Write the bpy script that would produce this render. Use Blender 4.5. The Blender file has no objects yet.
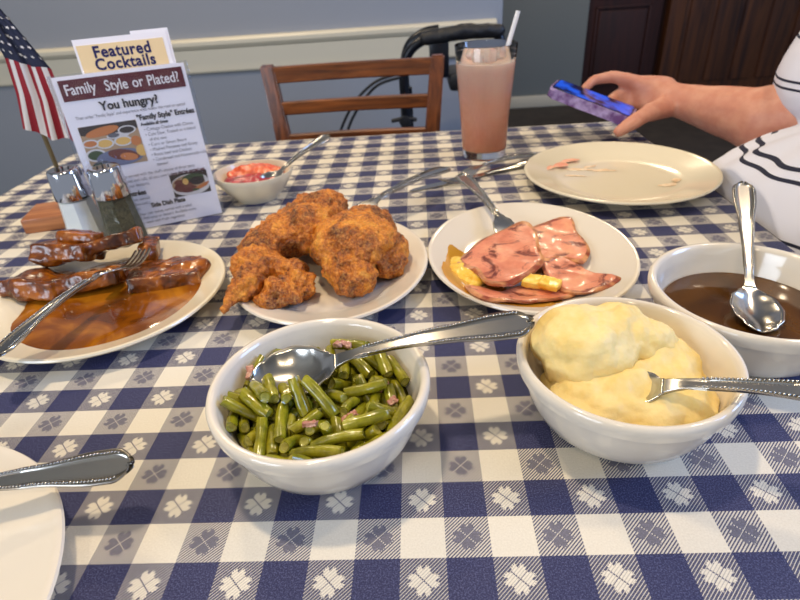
import bpy, bmesh, math, random
from mathutils import Vector, Matrix, Euler, noise
PI = math.pi
H = 0.75                      # table top above the floor
S = 0.0254                    # one check of the tablecloth
C = bpy.context.scene.collection

# ------------------------------------------------------------------ node helpers
def lin(c):
    return tuple(((v/255)/12.92 if v/255 <= .04045 else ((v/255+.055)/1.055)**2.4) for v in c[:3]) + (1,)

class NT:
    def __init__(s, name):
        s.m = bpy.data.materials.new(name); s.m.use_nodes = True
        s.t = s.m.node_tree; s.b = s.t.nodes['Principled BSDF']
    def n(s, t, **k):
        x = s.t.nodes.new(t)
        for a, v in k.items(): setattr(x, a, v)
        return x
    def l(s, a, b): s.t.links.new(a, b)
    def put(s, sock, v):
        if hasattr(v, 'is_output') or isinstance(v, bpy.types.NodeSocket): s.l(v, sock)
        else: sock.default_value = v
    def m_(s, op, a, b=0.0, c=0.0):
        x = s.n('ShaderNodeMath', operation=op)
        s.put(x.inputs[0], a); s.put(x.inputs[1], b)
        if op in ('MULTIPLY_ADD', 'WRAP', 'COMPARE'): s.put(x.inputs[2], c)
        return x.outputs[0]
    def mix(s, f, a, b, mode='MIX'):
        x = s.n('ShaderNodeMix', data_type='RGBA', blend_type=mode)
        s.put(x.inputs[0], f); s.put(x.inputs[6], a); s.put(x.inputs[7], b)
        return x.outputs[2]
    def coord(s, k='Object'): return s.n('ShaderNodeTexCoord').outputs[k]
    def noise(s, scale, detail=3, rough=.5, vec=None, dist=0, out='Fac'):
        x = s.n('ShaderNodeTexNoise'); x.inputs['Scale'].default_value = scale
        x.inputs['Detail'].default_value = detail; x.inputs['Roughness'].default_value = rough
        x.inputs['Distortion'].default_value = dist
        s.l(vec if vec is not None else s.coord(), x.inputs['Vector'])
        return x.outputs[out]
    def ramp(s, f, stops):
        x = s.n('ShaderNodeValToRGB'); s.put(x.inputs[0], f); e = x.color_ramp.elements
        while len(e) < len(stops): e.new(.5)
        for i, (p, c) in enumerate(stops):
            e[i].position = p; e[i].color = lin(c)
        return x.outputs[0]
    def bump(s, h, strength=.3, dist=.001):
        x = s.n('ShaderNodeBump'); x.inputs['Strength'].default_value = strength
        x.inputs['Distance'].default_value = dist; s.l(h, x.inputs['Height'])
        s.l(x.outputs[0], s.b.inputs['Normal'])

def pbr(name, col, rough=.5, metal=0, bump=None, var=None, sss=0, coat=0, spec=None, trans=0, ior=None, emit=None, alpha=None):
    k = NT(name); b = k.b
    b.inputs['Base Color'].default_value = lin(col); b.inputs['Roughness'].default_value = rough
    b.inputs['Metallic'].default_value = metal
    if var:      # (other colour, scale)
        f = k.noise(var[1], 4, .6)
        k.l(k.ramp(f, [(.38, col), (.62, var[0])]), b.inputs['Base Color'])
    if bump: k.bump(k.noise(bump[0], 4, .6), bump[1], bump[2] if len(bump) > 2 else .001)
    if sss:
        b.inputs['Subsurface Weight'].default_value = sss; b.inputs['Subsurface Radius'].default_value = (.006, .003, .0015)
        b.inputs['Subsurface Scale'].default_value = .5
    if coat: b.inputs['Coat Weight'].default_value = coat; b.inputs['Coat Roughness'].default_value = .08
    if spec is not None: b.inputs['Specular IOR Level'].default_value = spec
    if trans: b.inputs['Transmission Weight'].default_value = trans
    if ior: b.inputs['IOR'].default_value = ior
    if emit: b.inputs['Emission Color'].default_value = lin(emit[0]); b.inputs['Emission Strength'].default_value = emit[1]
    return k.m

# ------------------------------------------------------------------ materials
def cloth_material():
    k = NT('checked_cloth')
    sep = k.n('ShaderNodeSeparateXYZ'); k.l(k.coord('UV'), sep.inputs[0])
    x = k.m_('DIVIDE', sep.outputs[0], S); y = k.m_('DIVIDE', sep.outputs[1], S)
    x5 = k.m_('ADD', x, .5); y5 = k.m_('ADD', y, .5)
    ix = k.m_('FLOOR', x5); iy = k.m_('FLOOR', y5)
    lx = k.m_('SUBTRACT', k.m_('SUBTRACT', x5, ix), .5); ly = k.m_('SUBTRACT', k.m_('SUBTRACT', y5, iy), .5)
    bc = k.m_('FLOORED_MODULO', ix, 2)                       # 1 on blue columns
    br = k.m_('SUBTRACT', 1, k.m_('FLOORED_MODULO', iy, 2))  # 1 on blue rows
    both = k.m_('MULTIPLY', bc, br)
    mixed = k.m_('ABSOLUTE', k.m_('SUBTRACT', bc, br))
    # four leaf motif
    r = k.m_('SQRT', k.m_('ADD', k.m_('MULTIPLY', lx, lx), k.m_('MULTIPLY', ly, ly)))
    th = k.m_('ARCTAN2', ly, lx)
    c2 = k.m_('POWER', k.m_('ABSOLUTE', k.m_('COSINE', k.m_('MULTIPLY', th, 2))), .26)
    c4 = k.m_('POWER', k.m_('MAXIMUM', k.m_('COSINE', k.m_('MULTIPLY', th, 4)), 0.0), 9)
    teeth = k.m_('MULTIPLY', k.m_('COSINE', k.m_('MULTIPLY', th, 36)), .024)
    R = k.m_('SUBTRACT', k.m_('ADD', k.m_('MULTIPLY', c2, .345), teeth), k.m_('MULTIPLY', c4, .11))
    motif = k.m_('MULTIPLY', k.m_('LESS_THAN', r, R), k.m_('GREATER_THAN', k.m_('MINIMUM', k.m_('ABSOLUTE', k.m_('SUBTRACT', lx, ly)), k.m_('ABSOLUTE', k.m_('ADD', lx, ly))), .022))
    # twill weave
    w = k.m_('FRACT', k.m_('MULTIPLY', k.m_('SUBTRACT', x, y), 12))
    thr = k.m_('ADD', .50, k.m_('MULTIPLY', br, .26))
    tw = k.m_('ADD', .14, k.m_('MULTIPLY', k.m_('LESS_THAN', w, thr), .84))
    mtw = k.m_('ADD', k.m_('MULTIPLY', bc, .86), k.m_('MULTIPLY', k.m_('LESS_THAN', w, .25), .45))
    mtw = k.m_('MINIMUM', mtw, .88)
    mfac = k.m_('ADD', k.m_('MULTIPLY', tw, k.m_('SUBTRACT', 1, motif)), k.m_('MULTIPLY', mtw, motif))
    fac = k.m_('ADD', both, k.m_('MULTIPLY', mixed, k.m_('MULTIPLY', mfac, .96)))
    sp = k.noise(1100, 2, .75, k.coord('UV'))
    navy = k.ramp(sp, [(.46, (33, 37, 76)), (.74, (94, 98, 138))])
    wh = k.ramp(k.noise(900, 2, .6, k.coord('UV')), [(.3, (216, 208, 190)), (.7, (228, 221, 204))])
    k.l(k.mix(fac, wh, navy), k.b.inputs['Base Color'])
    k.b.inputs['Roughness'].default_value = .62
    k.b.inputs['Specular IOR Level'].default_value = .35
    k.bump(k.m_('ADD', k.m_('MULTIPLY', sp, .5), k.m_('MULTIPLY', tw, .3)), .12, .0004)
    return k.m

M = {}
M['cloth'] = cloth_material()
M['china'] = pbr('white_china', (226, 216, 198), .13, coat=.4, bump=(6, .02))
M['china_cool'] = pbr('cream_china', (228, 217, 190), .16, coat=.3)
M['steel'] = pbr('brushed_steel', (188, 184, 176), .2, 1, bump=(700, .04, .0002))
M['dark_steel'] = pbr('patina_shade_border', (104, 100, 92), .35, 1)  # patina, with the shade of the recess around the beads put into the colour
M['chrome'] = pbr('chrome', (205, 206, 210), .06, 1)

def wood(name, a, b, rough=.35, scale=(40, 40, 3), bump=.06, coat=.25):
    k = NT(name); mp = k.n('ShaderNodeMapping'); mp.inputs['Scale'].default_value = scale
    k.l(k.coord(), mp.inputs['Vector'])
    f = k.noise(1.5, 5, .6, mp.outputs[0], 1.2)
    k.l(k.ramp(f, [(.35, a), (.68, b)]), k.b.inputs['Base Color'])
    k.b.inputs['Roughness'].default_value = rough; k.b.inputs['Coat Weight'].default_value = coat
    k.bump(f, bump, .001); return k.m
M['chair_wood'] = wood('chair_wood', (74, 36, 14), (134, 72, 30), .3)
M['chair_wood_h'] = wood('chair_wood_crosswise', (78, 38, 14), (142, 78, 32), .3, (3, 40, 40))
M['door_wood'] = wood('dark_red_door_wood', (40, 14, 10), (62, 24, 15), .7, (8, 8, .8), .06, 0)
M['panel_wood'] = wood('brown_panel_wood', (48, 22, 10), (104, 58, 22), .65, (9, 9, .6), .06, 0)
M['block_wood'] = wood('light_block_wood', (150, 88, 48), (196, 128, 76), .55, (3, 60, 60))
M['pole_wood'] = wood('olive_stick_wood', (92, 80, 50), (120, 104, 66), .5)
M['wall'] = pbr('blue_grey_wall_paint', (148, 150, 153), .75, bump=(60, .08))
M['pillar'] = pbr('grey_pillar_paint', (124, 128, 122), .75, bump=(60, .08))
M['trim'] = pbr('cream_trim_paint', (208, 198, 172), .45)
M['floor'] = pbr('dark_brown_floor', (44, 38, 34), .7, var=((56, 49, 43), 9), bump=(200, .2))
M['ceiling'] = pbr('ceiling_paint', (205, 200, 190), .9)
M['paper'] = pbr('printed_paper', (244, 240, 242), .55)
M['card_cream'] = pbr('cream_card', (238, 210, 160), .55)
M['navy_ink'] = pbr('navy_ink', (22, 22, 84), .6)
M['black_ink'] = pbr('black_ink', (28, 24, 28), .6)
M['grey_ink'] = pbr('grey_ink', (112, 108, 116), .6)
M['maroon_ink'] = pbr('maroon_ink', (92, 22, 32), .55)
M['white_ink'] = pbr('white_ink', (236, 230, 226), .55)
k = NT('clear_acrylic'); k.b.inputs['Base Color'].default_value = (.93, .95, .97, 1); k.b.inputs['Roughness'].default_value = .03
k.b.inputs['Transmission Weight'].default_value = 1; k.b.inputs['IOR'].default_value = 1.3; M['acrylic'] = k.m
k = NT('clear_glass'); k.b.inputs['Base Color'].default_value = (.97, .98, .97, 1); k.b.inputs['Roughness'].default_value = .01
k.b.inputs['Transmission Weight'].default_value = 1; k.b.inputs['IOR'].default_value = 1.45; M['glass'] = k.m
def thin_glass(name, tint):
    k = NT(name); t = k.t; out = t.nodes['Material Output']
    tr = k.n('ShaderNodeBsdfTransparent'); tr.inputs[0].default_value = tint; gl = k.n('ShaderNodeBsdfGlossy'); gl.inputs['Roughness'].default_value = .04
    fr = k.n('ShaderNodeLayerWeight'); mx = k.n('ShaderNodeMixShader')
    k.l(k.m_('ADD', .04, k.m_('MULTIPLY', k.m_('POWER', fr.outputs['Facing'], 5), .6)), mx.inputs[0]); k.l(tr.outputs[0], mx.inputs[1]); k.l(gl.outputs[0], mx.inputs[2]); k.l(mx.outputs[0], out.inputs['Surface'])
    return k.m
M['acrylic'] = thin_glass('clear_acrylic_sheet', (.97, .98, 1, 1)); M['tumbler'] = thin_glass('clear_tumbler_glass', (.95, .96, .97, 1)); M['jar_glass'] = thin_glass('clear_jar_glass', (.96, .98, .97, 1))
M['salt'] = pbr('white_salt', (250, 250, 247), .8, bump=(1500, .3, .0005))
M['pepper'] = pbr('ground_pepper', (44, 42, 30), .9, var=((104, 98, 70), 900), bump=(1200, .5, .0006))
M['flag_red'] = pbr('flag_red', (150, 26, 40), .8, bump=(1500, .1))
M['flag_white'] = pbr('flag_white', (222, 216, 212), .8, bump=(1500, .1))
M['flag_blue'] = pbr('flag_navy', (28, 34, 60), .8, bump=(1500, .1))
M['rubber'] = pbr('black_rubber', (20, 22, 26), .5, bump=(160, .5, .003))
M['black_metal'] = pbr('black_metal', (18, 22, 30), .3, .3)
M['skin'] = pbr('skin', (206, 146, 120), .5, sss=.15, var=((196, 130, 106), 45), bump=(260, .15, .0006))
M['hair'] = pbr('grey_brown_hair', (98, 80, 66), .6, bump=(200, .6, .002))
M['trousers'] = pbr('navy_trousers', (32, 36, 52), .85, bump=(400, .2))
M['case'] = pbr('purple_phone_case', (176, 158, 208), .35, var=((92, 50, 120), 45), coat=.4)
M['phone_body'] = pbr('dark_phone_body', (24, 22, 34), .25)
k = NT('lit_phone_screen'); f = k.noise(28, 2, .5)
cl = k.ramp(f, [(.40, (6, 10, 40)), (.55, (26, 90, 225))])
k.l(cl, k.b.inputs['Emission Color']); k.b.inputs['Emission Strength'].default_value = 1.0
k.b.inputs['Base Color'].default_value = (.01, .01, .03, 1); k.b.inputs['Roughness'].default_value = .1; M['screen'] = k.m
# food
def chicken_material():
    k = NT('fried_crust')
    f = k.noise(38, 5, .65, None, .6); g = k.noise(420, 3, .7)
    base = k.ramp(f, [(.40, (84, 34, 8)), (.49, (182, 94, 18)), (.58, (228, 140, 32)), (.72, (246, 178, 66))])
    fl = k.ramp(g, [(.38, (78, 30, 8)), (.52, (206, 124, 34)), (.68, (250, 196, 110))])
    k.l(k.mix(.38, base, fl), k.b.inputs['Base Color'])
    k.b.inputs['Roughness'].default_value = .42
    k.b.inputs['Subsurface Weight'].default_value = .05; k.b.inputs['Subsurface Radius'].default_value = (.004, .002, .001)
    k.bump(k.m_('ADD', g, k.m_('MULTIPLY', k.noise(160, 4, .7), 1.5)), .8, .0022)
    return k.m
M['chicken'] = chicken_material()
def gravy_material(name, a, b, c, scale=22):
    k = NT(name); f = k.noise(scale, 3, .5, None, 1.0)
    k.l(k.ramp(f, [(.34, a), (.52, b), (.72, c)]), k.b.inputs['Base Color'])
    k.b.inputs['Roughness'].default_value = .1; k.b.inputs['Coat Weight'].default_value = .5
    k.b.inputs['Coat Roughness'].default_value = .04
    k.bump(k.noise(120, 2, .5), .12, .001); return k.m
M['gravy'] = gravy_material('brown_gravy', (96, 48, 8), (138, 76, 12), (184, 118, 26))
M['gravy_bowl'] = gravy_material('dark_gravy', (64, 38, 8), (88, 54, 12), (108, 70, 18), 12)
def beef_material():
    k = NT('gravy_glazed_beef'); f = k.noise(45, 4, .6, None, .8)
    k.l(k.ramp(f, [(.34, (60, 28, 10)), (.5, (118, 60, 14)), (.66, (172, 98, 22))]), k.b.inputs['Base Color'])
    k.b.inputs['Roughness'].default_value = .22; k.b.inputs['Coat Weight'].default_value = .3; k.b.inputs['Coat Roughness'].default_value = .08
    k.bump(k.noise(230, 3, .6), .35, .0012); return k.m
M['beef'] = beef_material()
def bean_material():
    k = NT('cooked_green_bean'); f = k.noise(120, 3, .6)
    k.l(k.ramp(f, [(.35, (108, 106, 14)), (.6, (150, 144, 28)), (.8, (176, 166, 60))]), k.b.inputs['Base Color'])
    k.b.inputs['Roughness'].default_value = .22; k.b.inputs['Coat Weight'].default_value = .35
    k.b.inputs['Subsurface Weight'].default_value = .08; k.b.inputs['Subsurface Radius'].default_value = (.002, .003, .001)
    k.bump(k.noise(300, 2, .5), .2, .0008); return k.m
M['bean'] = bean_material()
M['bean_end'] = pbr('cut_bean_end', (170, 164, 70), .4, bump=(900, .6, .0008))
M['bacon'] = pbr('pink_bacon', (176, 112, 96), .35, var=((206, 160, 140), 150), coat=.3, bump=(300, .3))
M['broth'] = pbr('bean_broth', (62, 60, 14), .12, coat=.4)
def potato_material():
    k = NT('mashed_potato'); f = k.noise(30, 4, .6)
    base = k.ramp(f, [(.35, (232, 202, 122)), (.6, (242, 220, 156))])
    v = k.n('ShaderNodeTexVoronoi'); v.inputs['Scale'].default_value = 75; k.l(k.coord(), v.inputs['Vector'])
    sel = k.m_('MULTIPLY', k.m_('LESS_THAN', v.outputs['Distance'], .055), k.m_('GREATER_THAN', k.noise(31, 1), .52))
    k.l(k.mix(sel, base, lin((60, 46, 30))), k.b.inputs['Base Color'])
    k.b.inputs['Roughness'].default_value = .5; k.b.inputs['Specular IOR Level'].default_value = .3; k.b.inputs['Subsurface Weight'].default_value = .2
    k.b.inputs['Subsurface Radius'].default_value = (.006, .004, .002)
    k.bump(k.m_('ADD', k.noise(260, 4, .65), k.m_('MULTIPLY', k.noise(90, 3, .6), 2)), .35, .0012); return k.m
M['potato'] = potato_material()
M['peppercorn'] = pbr('pepper_fleck', (40, 32, 24), .7)
def ham_material():
    k = NT('grilled_ham'); f = k.noise(40, 4, .6); g = k.noise(26, 5, .7, None, 1.5)
    base = k.ramp(f, [(.35, (202, 116, 84)), (.55, (224, 142, 108)), (.75, (236, 172, 128))])
    ch = k.ramp(g, [(.37, (0, 0, 0)), (.46, (255, 255, 255))])
    k.l(k.mix(ch, lin((112, 44, 30)), base), k.b.inputs['Base Color'])
    k.b.inputs['Roughness'].default_value = .34; k.b.inputs['Coat Weight'].default_value = .15
    k.b.inputs['Subsurface Weight'].default_value = .08; k.b.inputs['Subsurface Radius'].default_value = (.004, .002, .001)
    k.bump(k.noise(260, 3, .6), .25, .0008); return k.m
M['ham'] = ham_material()
M['ham_edge'] = pbr('browned_ham_edge', (140, 62, 40), .3, var=((214, 150, 96), 60), coat=.3)
M['pineapple'] = pbr('pineapple', (236, 182, 44), .25, var=((246, 208, 92), 70), sss=.2, coat=.4, bump=(160, .3))
M['glaze'] = pbr('yellow_glaze', (222, 160, 48), .12, trans=.25, coat=.5)
M['relish'] = pbr('red_relish', (140, 22, 40), .16, var=((186, 48, 50), 60), coat=.6, bump=(130, .7, .003), sss=.1)
M['relish_pink'] = pbr('pink_apple_relish', (226, 92, 52), .2, var=((236, 138, 92), 60), coat=.5, bump=(120, .5, .002), sss=.15)
M['smear_pink'] = pbr('pink_sauce_smear', (232, 128, 96), .3, var=((234, 176, 136), 110))
M['smear_cream'] = pbr('cream_smear', (240, 220, 190), .35, var=((226, 188, 140), 110))
M['straw'] = pbr('white_straw', (232, 234, 240), .35)
def drink_material():
    k = NT('cloudy_pink_lemonade')
    sep = k.n('ShaderNodeSeparateXYZ'); k.l(k.coord(), sep.inputs[0])
    z = k.m_('DIVIDE', sep.outputs[2], .145)
    z = k.m_('ADD', z, k.m_('MULTIPLY', k.m_('SUBTRACT', k.noise(30), .5), .35))
    k.l(k.ramp(z, [(.1, (255, 168, 128)), (.55, (255, 190, 162)), (.95, (246, 212, 198))]), k.b.inputs['Base Color'])
    k.b.inputs['Roughness'].default_value = .2; k.b.inputs['Transmission Weight'].default_value = .15; k.b.inputs['Subsurface Weight'].default_value = .5; k.b.inputs['Subsurface Radius'].default_value = (.03, .02, .015); k.b.inputs['Subsurface Scale'].default_value = 1
    k.b.inputs['IOR'].default_value = 1.33
    return k.m
M['drink'] = drink_material()
k = NT('ice'); k.b.inputs['Base Color'].default_value = (.95, .9, .88, 1); k.b.inputs['Transmission Weight'].default_value = .7
k.b.inputs['Roughness'].default_value = .1; k.b.inputs['IOR'].default_value = 1.2; M['ice'] = k.m
def shirt_material():
    k = NT('striped_shirt')
    sep = k.n('ShaderNodeSeparateXYZ'); k.l(k.coord('Generated'), sep.inputs[0])
    sep2 = k.n('ShaderNodeSeparateXYZ'); k.l(k.coord('Object'), sep2.inputs[0])
    z = k.m_('FRACT', k.m_('DIVIDE', k.m_('ADD', sep2.outputs[2], .0080), .060))
    a = k.m_('COMPARE', z, .2, .028); b = k.m_('COMPARE', z, .36, .028)
    k.l(k.mix(k.m_('MAXIMUM', a, b), lin((222, 222, 232)), lin((24, 28, 52))), k.b.inputs['Base Color'])
    k.b.inputs['Roughness'].default_value = .8; k.bump(k.noise(500, 2), .1, .0005); return k.m
M['shirt'] = shirt_material()

# ------------------------------------------------------------------ mesh helpers
def me(name, verts, faces, mat, parent=None, smooth=True, sharp=40, midx=None, loc=None, uvs=None):
    m = bpy.data.meshes.new(name); m.from_pydata([tuple(v) for v in verts], [], faces)
    mats = mat if isinstance(mat, (list, tuple)) else [mat]
    for x in mats: m.materials.append(x)
    if midx: m.polygons.foreach_set('material_index', midx)
    if smooth:
        m.polygons.foreach_set('use_smooth', [True]*len(m.polygons))
        if sharp < 180: m.set_sharp_from_angle(angle=math.radians(sharp))
    if uvs:
        ul = m.uv_layers.new(name='UVMap')
        for lp in m.loops: ul.data[lp.index].uv = uvs[lp.vertex_index]
    o = bpy.data.objects.new(name, m); C.objects.link(o)
    if parent: o.parent = parent
    if loc: o.location = loc
    return o

def from_bm(name, bm, mat, parent=None, smooth=True, sharp=40, loc=None):
    m = bpy.data.meshes.new(name); bm.normal_update(); bm.to_mesh(m); bm.free()
    for x in (mat if isinstance(mat, (list, tuple)) else [mat]): m.materials.append(x)
    if smooth:
        m.polygons.foreach_set('use_smooth', [True]*len(m.polygons))
        if sharp < 180: m.set_sharp_from_angle(angle=math.radians(sharp))
    o = bpy.data.objects.new(name, m); C.objects.link(o)
    if parent: o.parent = parent
    if loc: o.location = loc
    return o

def empty(name, loc, rot=(0, 0, 0)):
    o = bpy.data.objects.new(name, None); C.objects.link(o); o.location = loc; o.rotation_euler = rot
    o.empty_display_size = .03
    return o
def tag(o, label=None, cat=None, group=None, kind=None):
    if label: o['label'] = label
    if cat: o['category'] = cat
    if group: o['group'] = group
    if kind: o['kind'] = kind
    return o
def T(x, y, z=0): return (x, y, z+H)

def lathe_data(prof, n=64, close=False):
    V = []; F = []
    for i in range(n):
        a = 2*PI*i/n
        for r, z in prof: V.append((r*math.cos(a), r*math.sin(a), z))
    p = len(prof)
    for i in range(n):
        j = (i+1) % n
        for q in range(p-1 if not close else p):
            q2 = (q+1) % p
            if prof[q][0] < 1e-7: F.append((i*p+q, j*p+q2, i*p+q2))
            elif prof[q2][0] < 1e-7: F.append((i*p+q, j*p+q, i*p+q2))
            else: F.append((i*p+q, j*p+q, j*p+q2, i*p+q2))
    return V, F
def lathe(name, prof, mat, parent=None, n=64, loc=None, sx=1, sy=1, sharp=50):
    V, F = lathe_data(prof, n)
    V = [(x*sx, y*sy, z) for x, y, z in V]
    o = me(name, V, F, mat, parent, True, sharp, loc=loc)
    bm = bmesh.new(); bm.from_mesh(o.data); bmesh.ops.remove_doubles(bm, verts=bm.verts, dist=1e-6)
    bmesh.ops.recalc_face_normals(bm, faces=bm.faces); bm.to_mesh(o.data); bm.free()
    return o
def spline(pts, k=6):
    out = []
    P = [Vector(p) for p in pts]; n = len(P)
    for i in range(n-1):
        p0 = P[max(i-1, 0)]; p1 = P[i]; p2 = P[i+1]; p3 = P[min(i+2, n-1)]
        for j in range(k):
            t = j/k
            out.append(.5*((2*p1)+(-p0+p2)*t+(2*p0-5*p1+4*p2-p3)*t*t+(-p0+3*p1-3*p2+p3)*t**3))
    out.append(P[-1]); return out
def tube_data(pts, rad, n=12, flat=None, caps=True):
    P = [Vector(p) for p in pts]; R = rad if isinstance(rad, (list, tuple)) else [rad]*len(P)
    V = []; F = []; up = None
    for i, p in enumerate(P):
        d = (P[min(i+1, len(P)-1)]-P[max(i-1, 0)]).normalized()
        if up is None: up = Vector((0, 0, 1)) if abs(d.z) < .9 else Vector((0, 1, 0))
        up = (up-d*up.dot(d)).normalized(); s = d.cross(up)
        for j in range(n):
            a = 2*PI*j/n
            V.append(p+s*math.cos(a)*R[i]+up*math.sin(a)*R[i]*(flat or 1))
    for i in range(len(P)-1):
        for j in range(n):
            k2 = (j+1) % n
            F.append((i*n+j, i*n+k2, (i+1)*n+k2, (i+1)*n+j))
    if caps: F.append(tuple(range(n-1, -1, -1))); F.append(tuple((len(P)-1)*n+j for j in range(n)))
    return V, F
def tube(name, pts, rad, mat, parent=None, n=12, flat=None, loc=None):
    V, F = tube_data(pts, rad, n, flat); return me(name, V, F, mat, parent, True, 50, loc=loc)
def box_bm(bm, lo, hi, bev=0, seg=2):
    r = bmesh.ops.create_cube(bm, size=1)
    vs = r['verts']
    for v in vs: v.co = Vector([(lo[i]+hi[i])/2+v.co[i]*(hi[i]-lo[i]) for i in range(3)])
    if bev:
        es = list({e for v in vs for e in v.link_edges})
        bmesh.ops.bevel(bm, geom=es, offset=bev, segments=seg, affect='EDGES', profile=.5)
def box(name, lo, hi, mat, parent=None, bev=.002, loc=None, seg=2):
    bm = bmesh.new(); box_bm(bm, lo, hi, bev, seg); return from_bm(name, bm, mat, parent, True, 35, loc)

def fbm(p, scale, oct=3):
    v = 0; a = 1; q = Vector(p)/scale
    for i in range(oct):
        v += a*noise.noise(q); q = q*2.03+Vector((3.1, 1.7, 9.2)); a *= .5
    return v
def blob(name, prims, voxel, disp=(), mat=None, parent=None, loc=None, smooth=3, zfloor=None, post=None, sharp=180):
    """union of ellipsoids ('e',c,r,rot) and tapered capsules ('c',p0,p1,r0,r1), fused by a voxel remesh"""
    bm = bmesh.new()
    for p in prims:
        if p[0] == 'e':
            r = bmesh.ops.create_icosphere(bm, subdivisions=3, radius=1)
            mt = Matrix.Translation(p[1]) @ Euler([math.radians(a) for a in (p[3] if len(p) > 3 else (0, 0, 0))]).to_matrix().to_4x4() @ Matrix.Diagonal((*p[2], 1))
            bmesh.ops.transform(bm, matrix=mt, verts=r['verts'])
        elif p[0] == 'b':
            r = bmesh.ops.create_cube(bm, size=2)
            mt = Matrix.Translation(p[1]) @ Euler([math.radians(a) for a in (p[3] if len(p) > 3 else (0, 0, 0))]).to_matrix().to_4x4() @ Matrix.Diagonal((*p[2], 1))
            bmesh.ops.transform(bm, matrix=mt, verts=r['verts'])
        else:
            a, b = Vector(p[1]), Vector(p[2]); r0, r1 = p[3], p[4]
            L = (b-a).length; d = (b-a).normalized(); pts = []; rr = []
            m0 = 5
            for i in range(m0): t = i/m0; pts.append(a-d*r0*math.cos(t*PI/2)); rr.append(max(r0*math.sin(t*PI/2), 1e-4))
            for i in range(7): t = i/6; pts.append(a+d*L*t); rr.append(r0+(r1-r0)*t)
            for i in range(1, m0+1): t = i/m0; pts.append(b+d*r1*math.sin(t*PI/2)); rr.append(max(r1*math.cos(t*PI/2), 1e-4))
            V, F = tube_data(pts, rr, 16)
            vs = [bm.verts.new(v) for v in V]
            for f in F: bm.faces.new([vs[i] for i in f])
    m = bpy.data.meshes.new('tmp'); bm.to_mesh(m); bm.free()
    o = bpy.data.objects.new('tmp', m); C.objects.link(o)
    md = o.modifiers.new('r', 'REMESH'); md.mode = 'VOXEL'; md.voxel_size = voxel
    dg = bpy.context.evaluated_depsgraph_get(); dg.update()
    ev = bpy.data.meshes.new_from_object(o.evaluated_get(dg)); bpy.data.objects.remove(o); bpy.data.meshes.remove(m)
    bm = bmesh.new(); bm.from_mesh(ev); bpy.data.meshes.remove(ev)
    for i in range(smooth): bmesh.ops.smooth_vert(bm, verts=bm.verts, factor=.5, use_axis_x=True, use_axis_y=True, use_axis_z=True)
    bm.normal_update()
    for amp, sc, oc in disp:
        ds = [(v, v.normal*amp*fbm(v.co, sc, oc)) for v in bm.verts]
        for v, d in ds: v.co += d
    if post:
        for v in bm.verts: post(v)
    if zfloor is not None:
        for v in bm.verts: v.co.z = max(v.co.z, zfloor)
    bm.normal_update()
    return from_bm(name, bm, mat, parent, True, sharp, loc)

# ------------------------------------------------------------------ camera
f_px = 541.29
R = ((0.99785322, 0.01956283, -0.0624999), (-0.04259376, -0.53105997, -0.84626301), (-0.0497465, 0.84710838, -0.52908665))
cd = bpy.data.cameras.new('camera'); cam = bpy.data.objects.new('camera', cd); C.objects.link(cam)
cd.sensor_width = 36; cd.lens = f_px/800*36; cd.clip_start = .01
cam.matrix_world = Matrix(((R[0][0], -R[1][0], -R[2][0], .00810), (R[0][1], -R[1][1], -R[2][1], -.16451),
                           (R[0][2], -R[1][2], -R[2][2], .27880+H), (0, 0, 0, 1)))
cd.dof.use_dof = True; cd.dof.focus_distance = .37; cd.dof.aperture_fstop = 12
bpy.context.scene.camera = cam

# ------------------------------------------------------------------ the room
def struct(o): o['kind'] = 'structure'; return o
struct(box('floor', (-4, -3, -.1), (4.5, 6, 0), M['floor'], bev=0))
struct(box('ceiling', (-4, -3, 2.7), (4.5, 6, 2.8), M['ceiling'], bev=0))
WY = 2.0
struct(box('wall_back', (-4, WY, 0), (.318, WY+.14, 2.7), M['wall'], bev=.004))
# chair rail: moulded board
def rail(name, prof, x0, x1, y, mat):
    V = [(x, y-d, z) for x in (x0, x1) for d, z in prof]; n = len(prof)
    F = [(i, i+1, n+i+1, n+i) for i in range(n-1)] + [tuple(range(n-1, -1, -1)), tuple(range(n, 2*n))]
    return struct(me(name, V, F, mat, None, False))
rail('trim_1', [(0, .722), (.016, .722), (.018, .728), (.018, .800), (.024, .806), (.03, .816), (.03, .828), (.022, .836), (0, .838)], -4, .295, WY, M['trim'])
rail('baseboard_back', [(0, 0), (.014, 0), (.014, .09), (.008, .1), (0, .1)], -4, .318, WY, M['trim'])
# pillar standing further back
struct(box('wall_pillar', (.60, 4.25, 0), (1.255, 5.0, 2.7), M['pillar'], bev=.004))
bm = bmesh.new(); box_bm(bm, (.585, 4.235, 0), (1.262, 5.0, .085), .004); struct(from_bm('baseboard_pillar', bm, M['trim']))
# far wall with dark wood door and panelling
struct(box('wall_far', (1.22, 4.52, 0), (4.5, 4.66, 2.7), M['door_wood'], bev=0))
def paneled(name, x0, x1, y, z1, mat, parent_struct=True):
    bm = bmesh.new()
    box_bm(bm, (x0, y, 0), (x1, y+.045, z1), .003)
    w = x1-x0
    for a, b in ((.12, .62), (.74, z1-.14)):
        box_bm(bm, (x0+.11, y-.012, a), (x1-.11, y+.01, b), .010, 3)
        for q in ((x0+.085, a-.03, x1-.085, a-.012), (x0+.085, b+.012, x1-.085, b+.03)):
            box_bm(bm, (q[0], y-.016, q[1]), (q[2], y+.01, q[3]), .006)
        for q in (x0+.085, x1-.103): box_bm(bm, (q, y-.016, a-.03), (q+.018, y+.01, b+.03), .006)
    return struct(from_bm(name, bm, mat, None, True, 35))
paneled('door_1', 1.28, 1.86, 4.46, 2.1, M['door_wood'])
bm = bmesh.new()
box_bm(bm, (1.90, 4.42, 0), (2.02, 4.50, 2.3), .008); box_bm(bm, (2.02, 4.45, 0), (3.3, 4.50, 2.3), .004)
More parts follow.
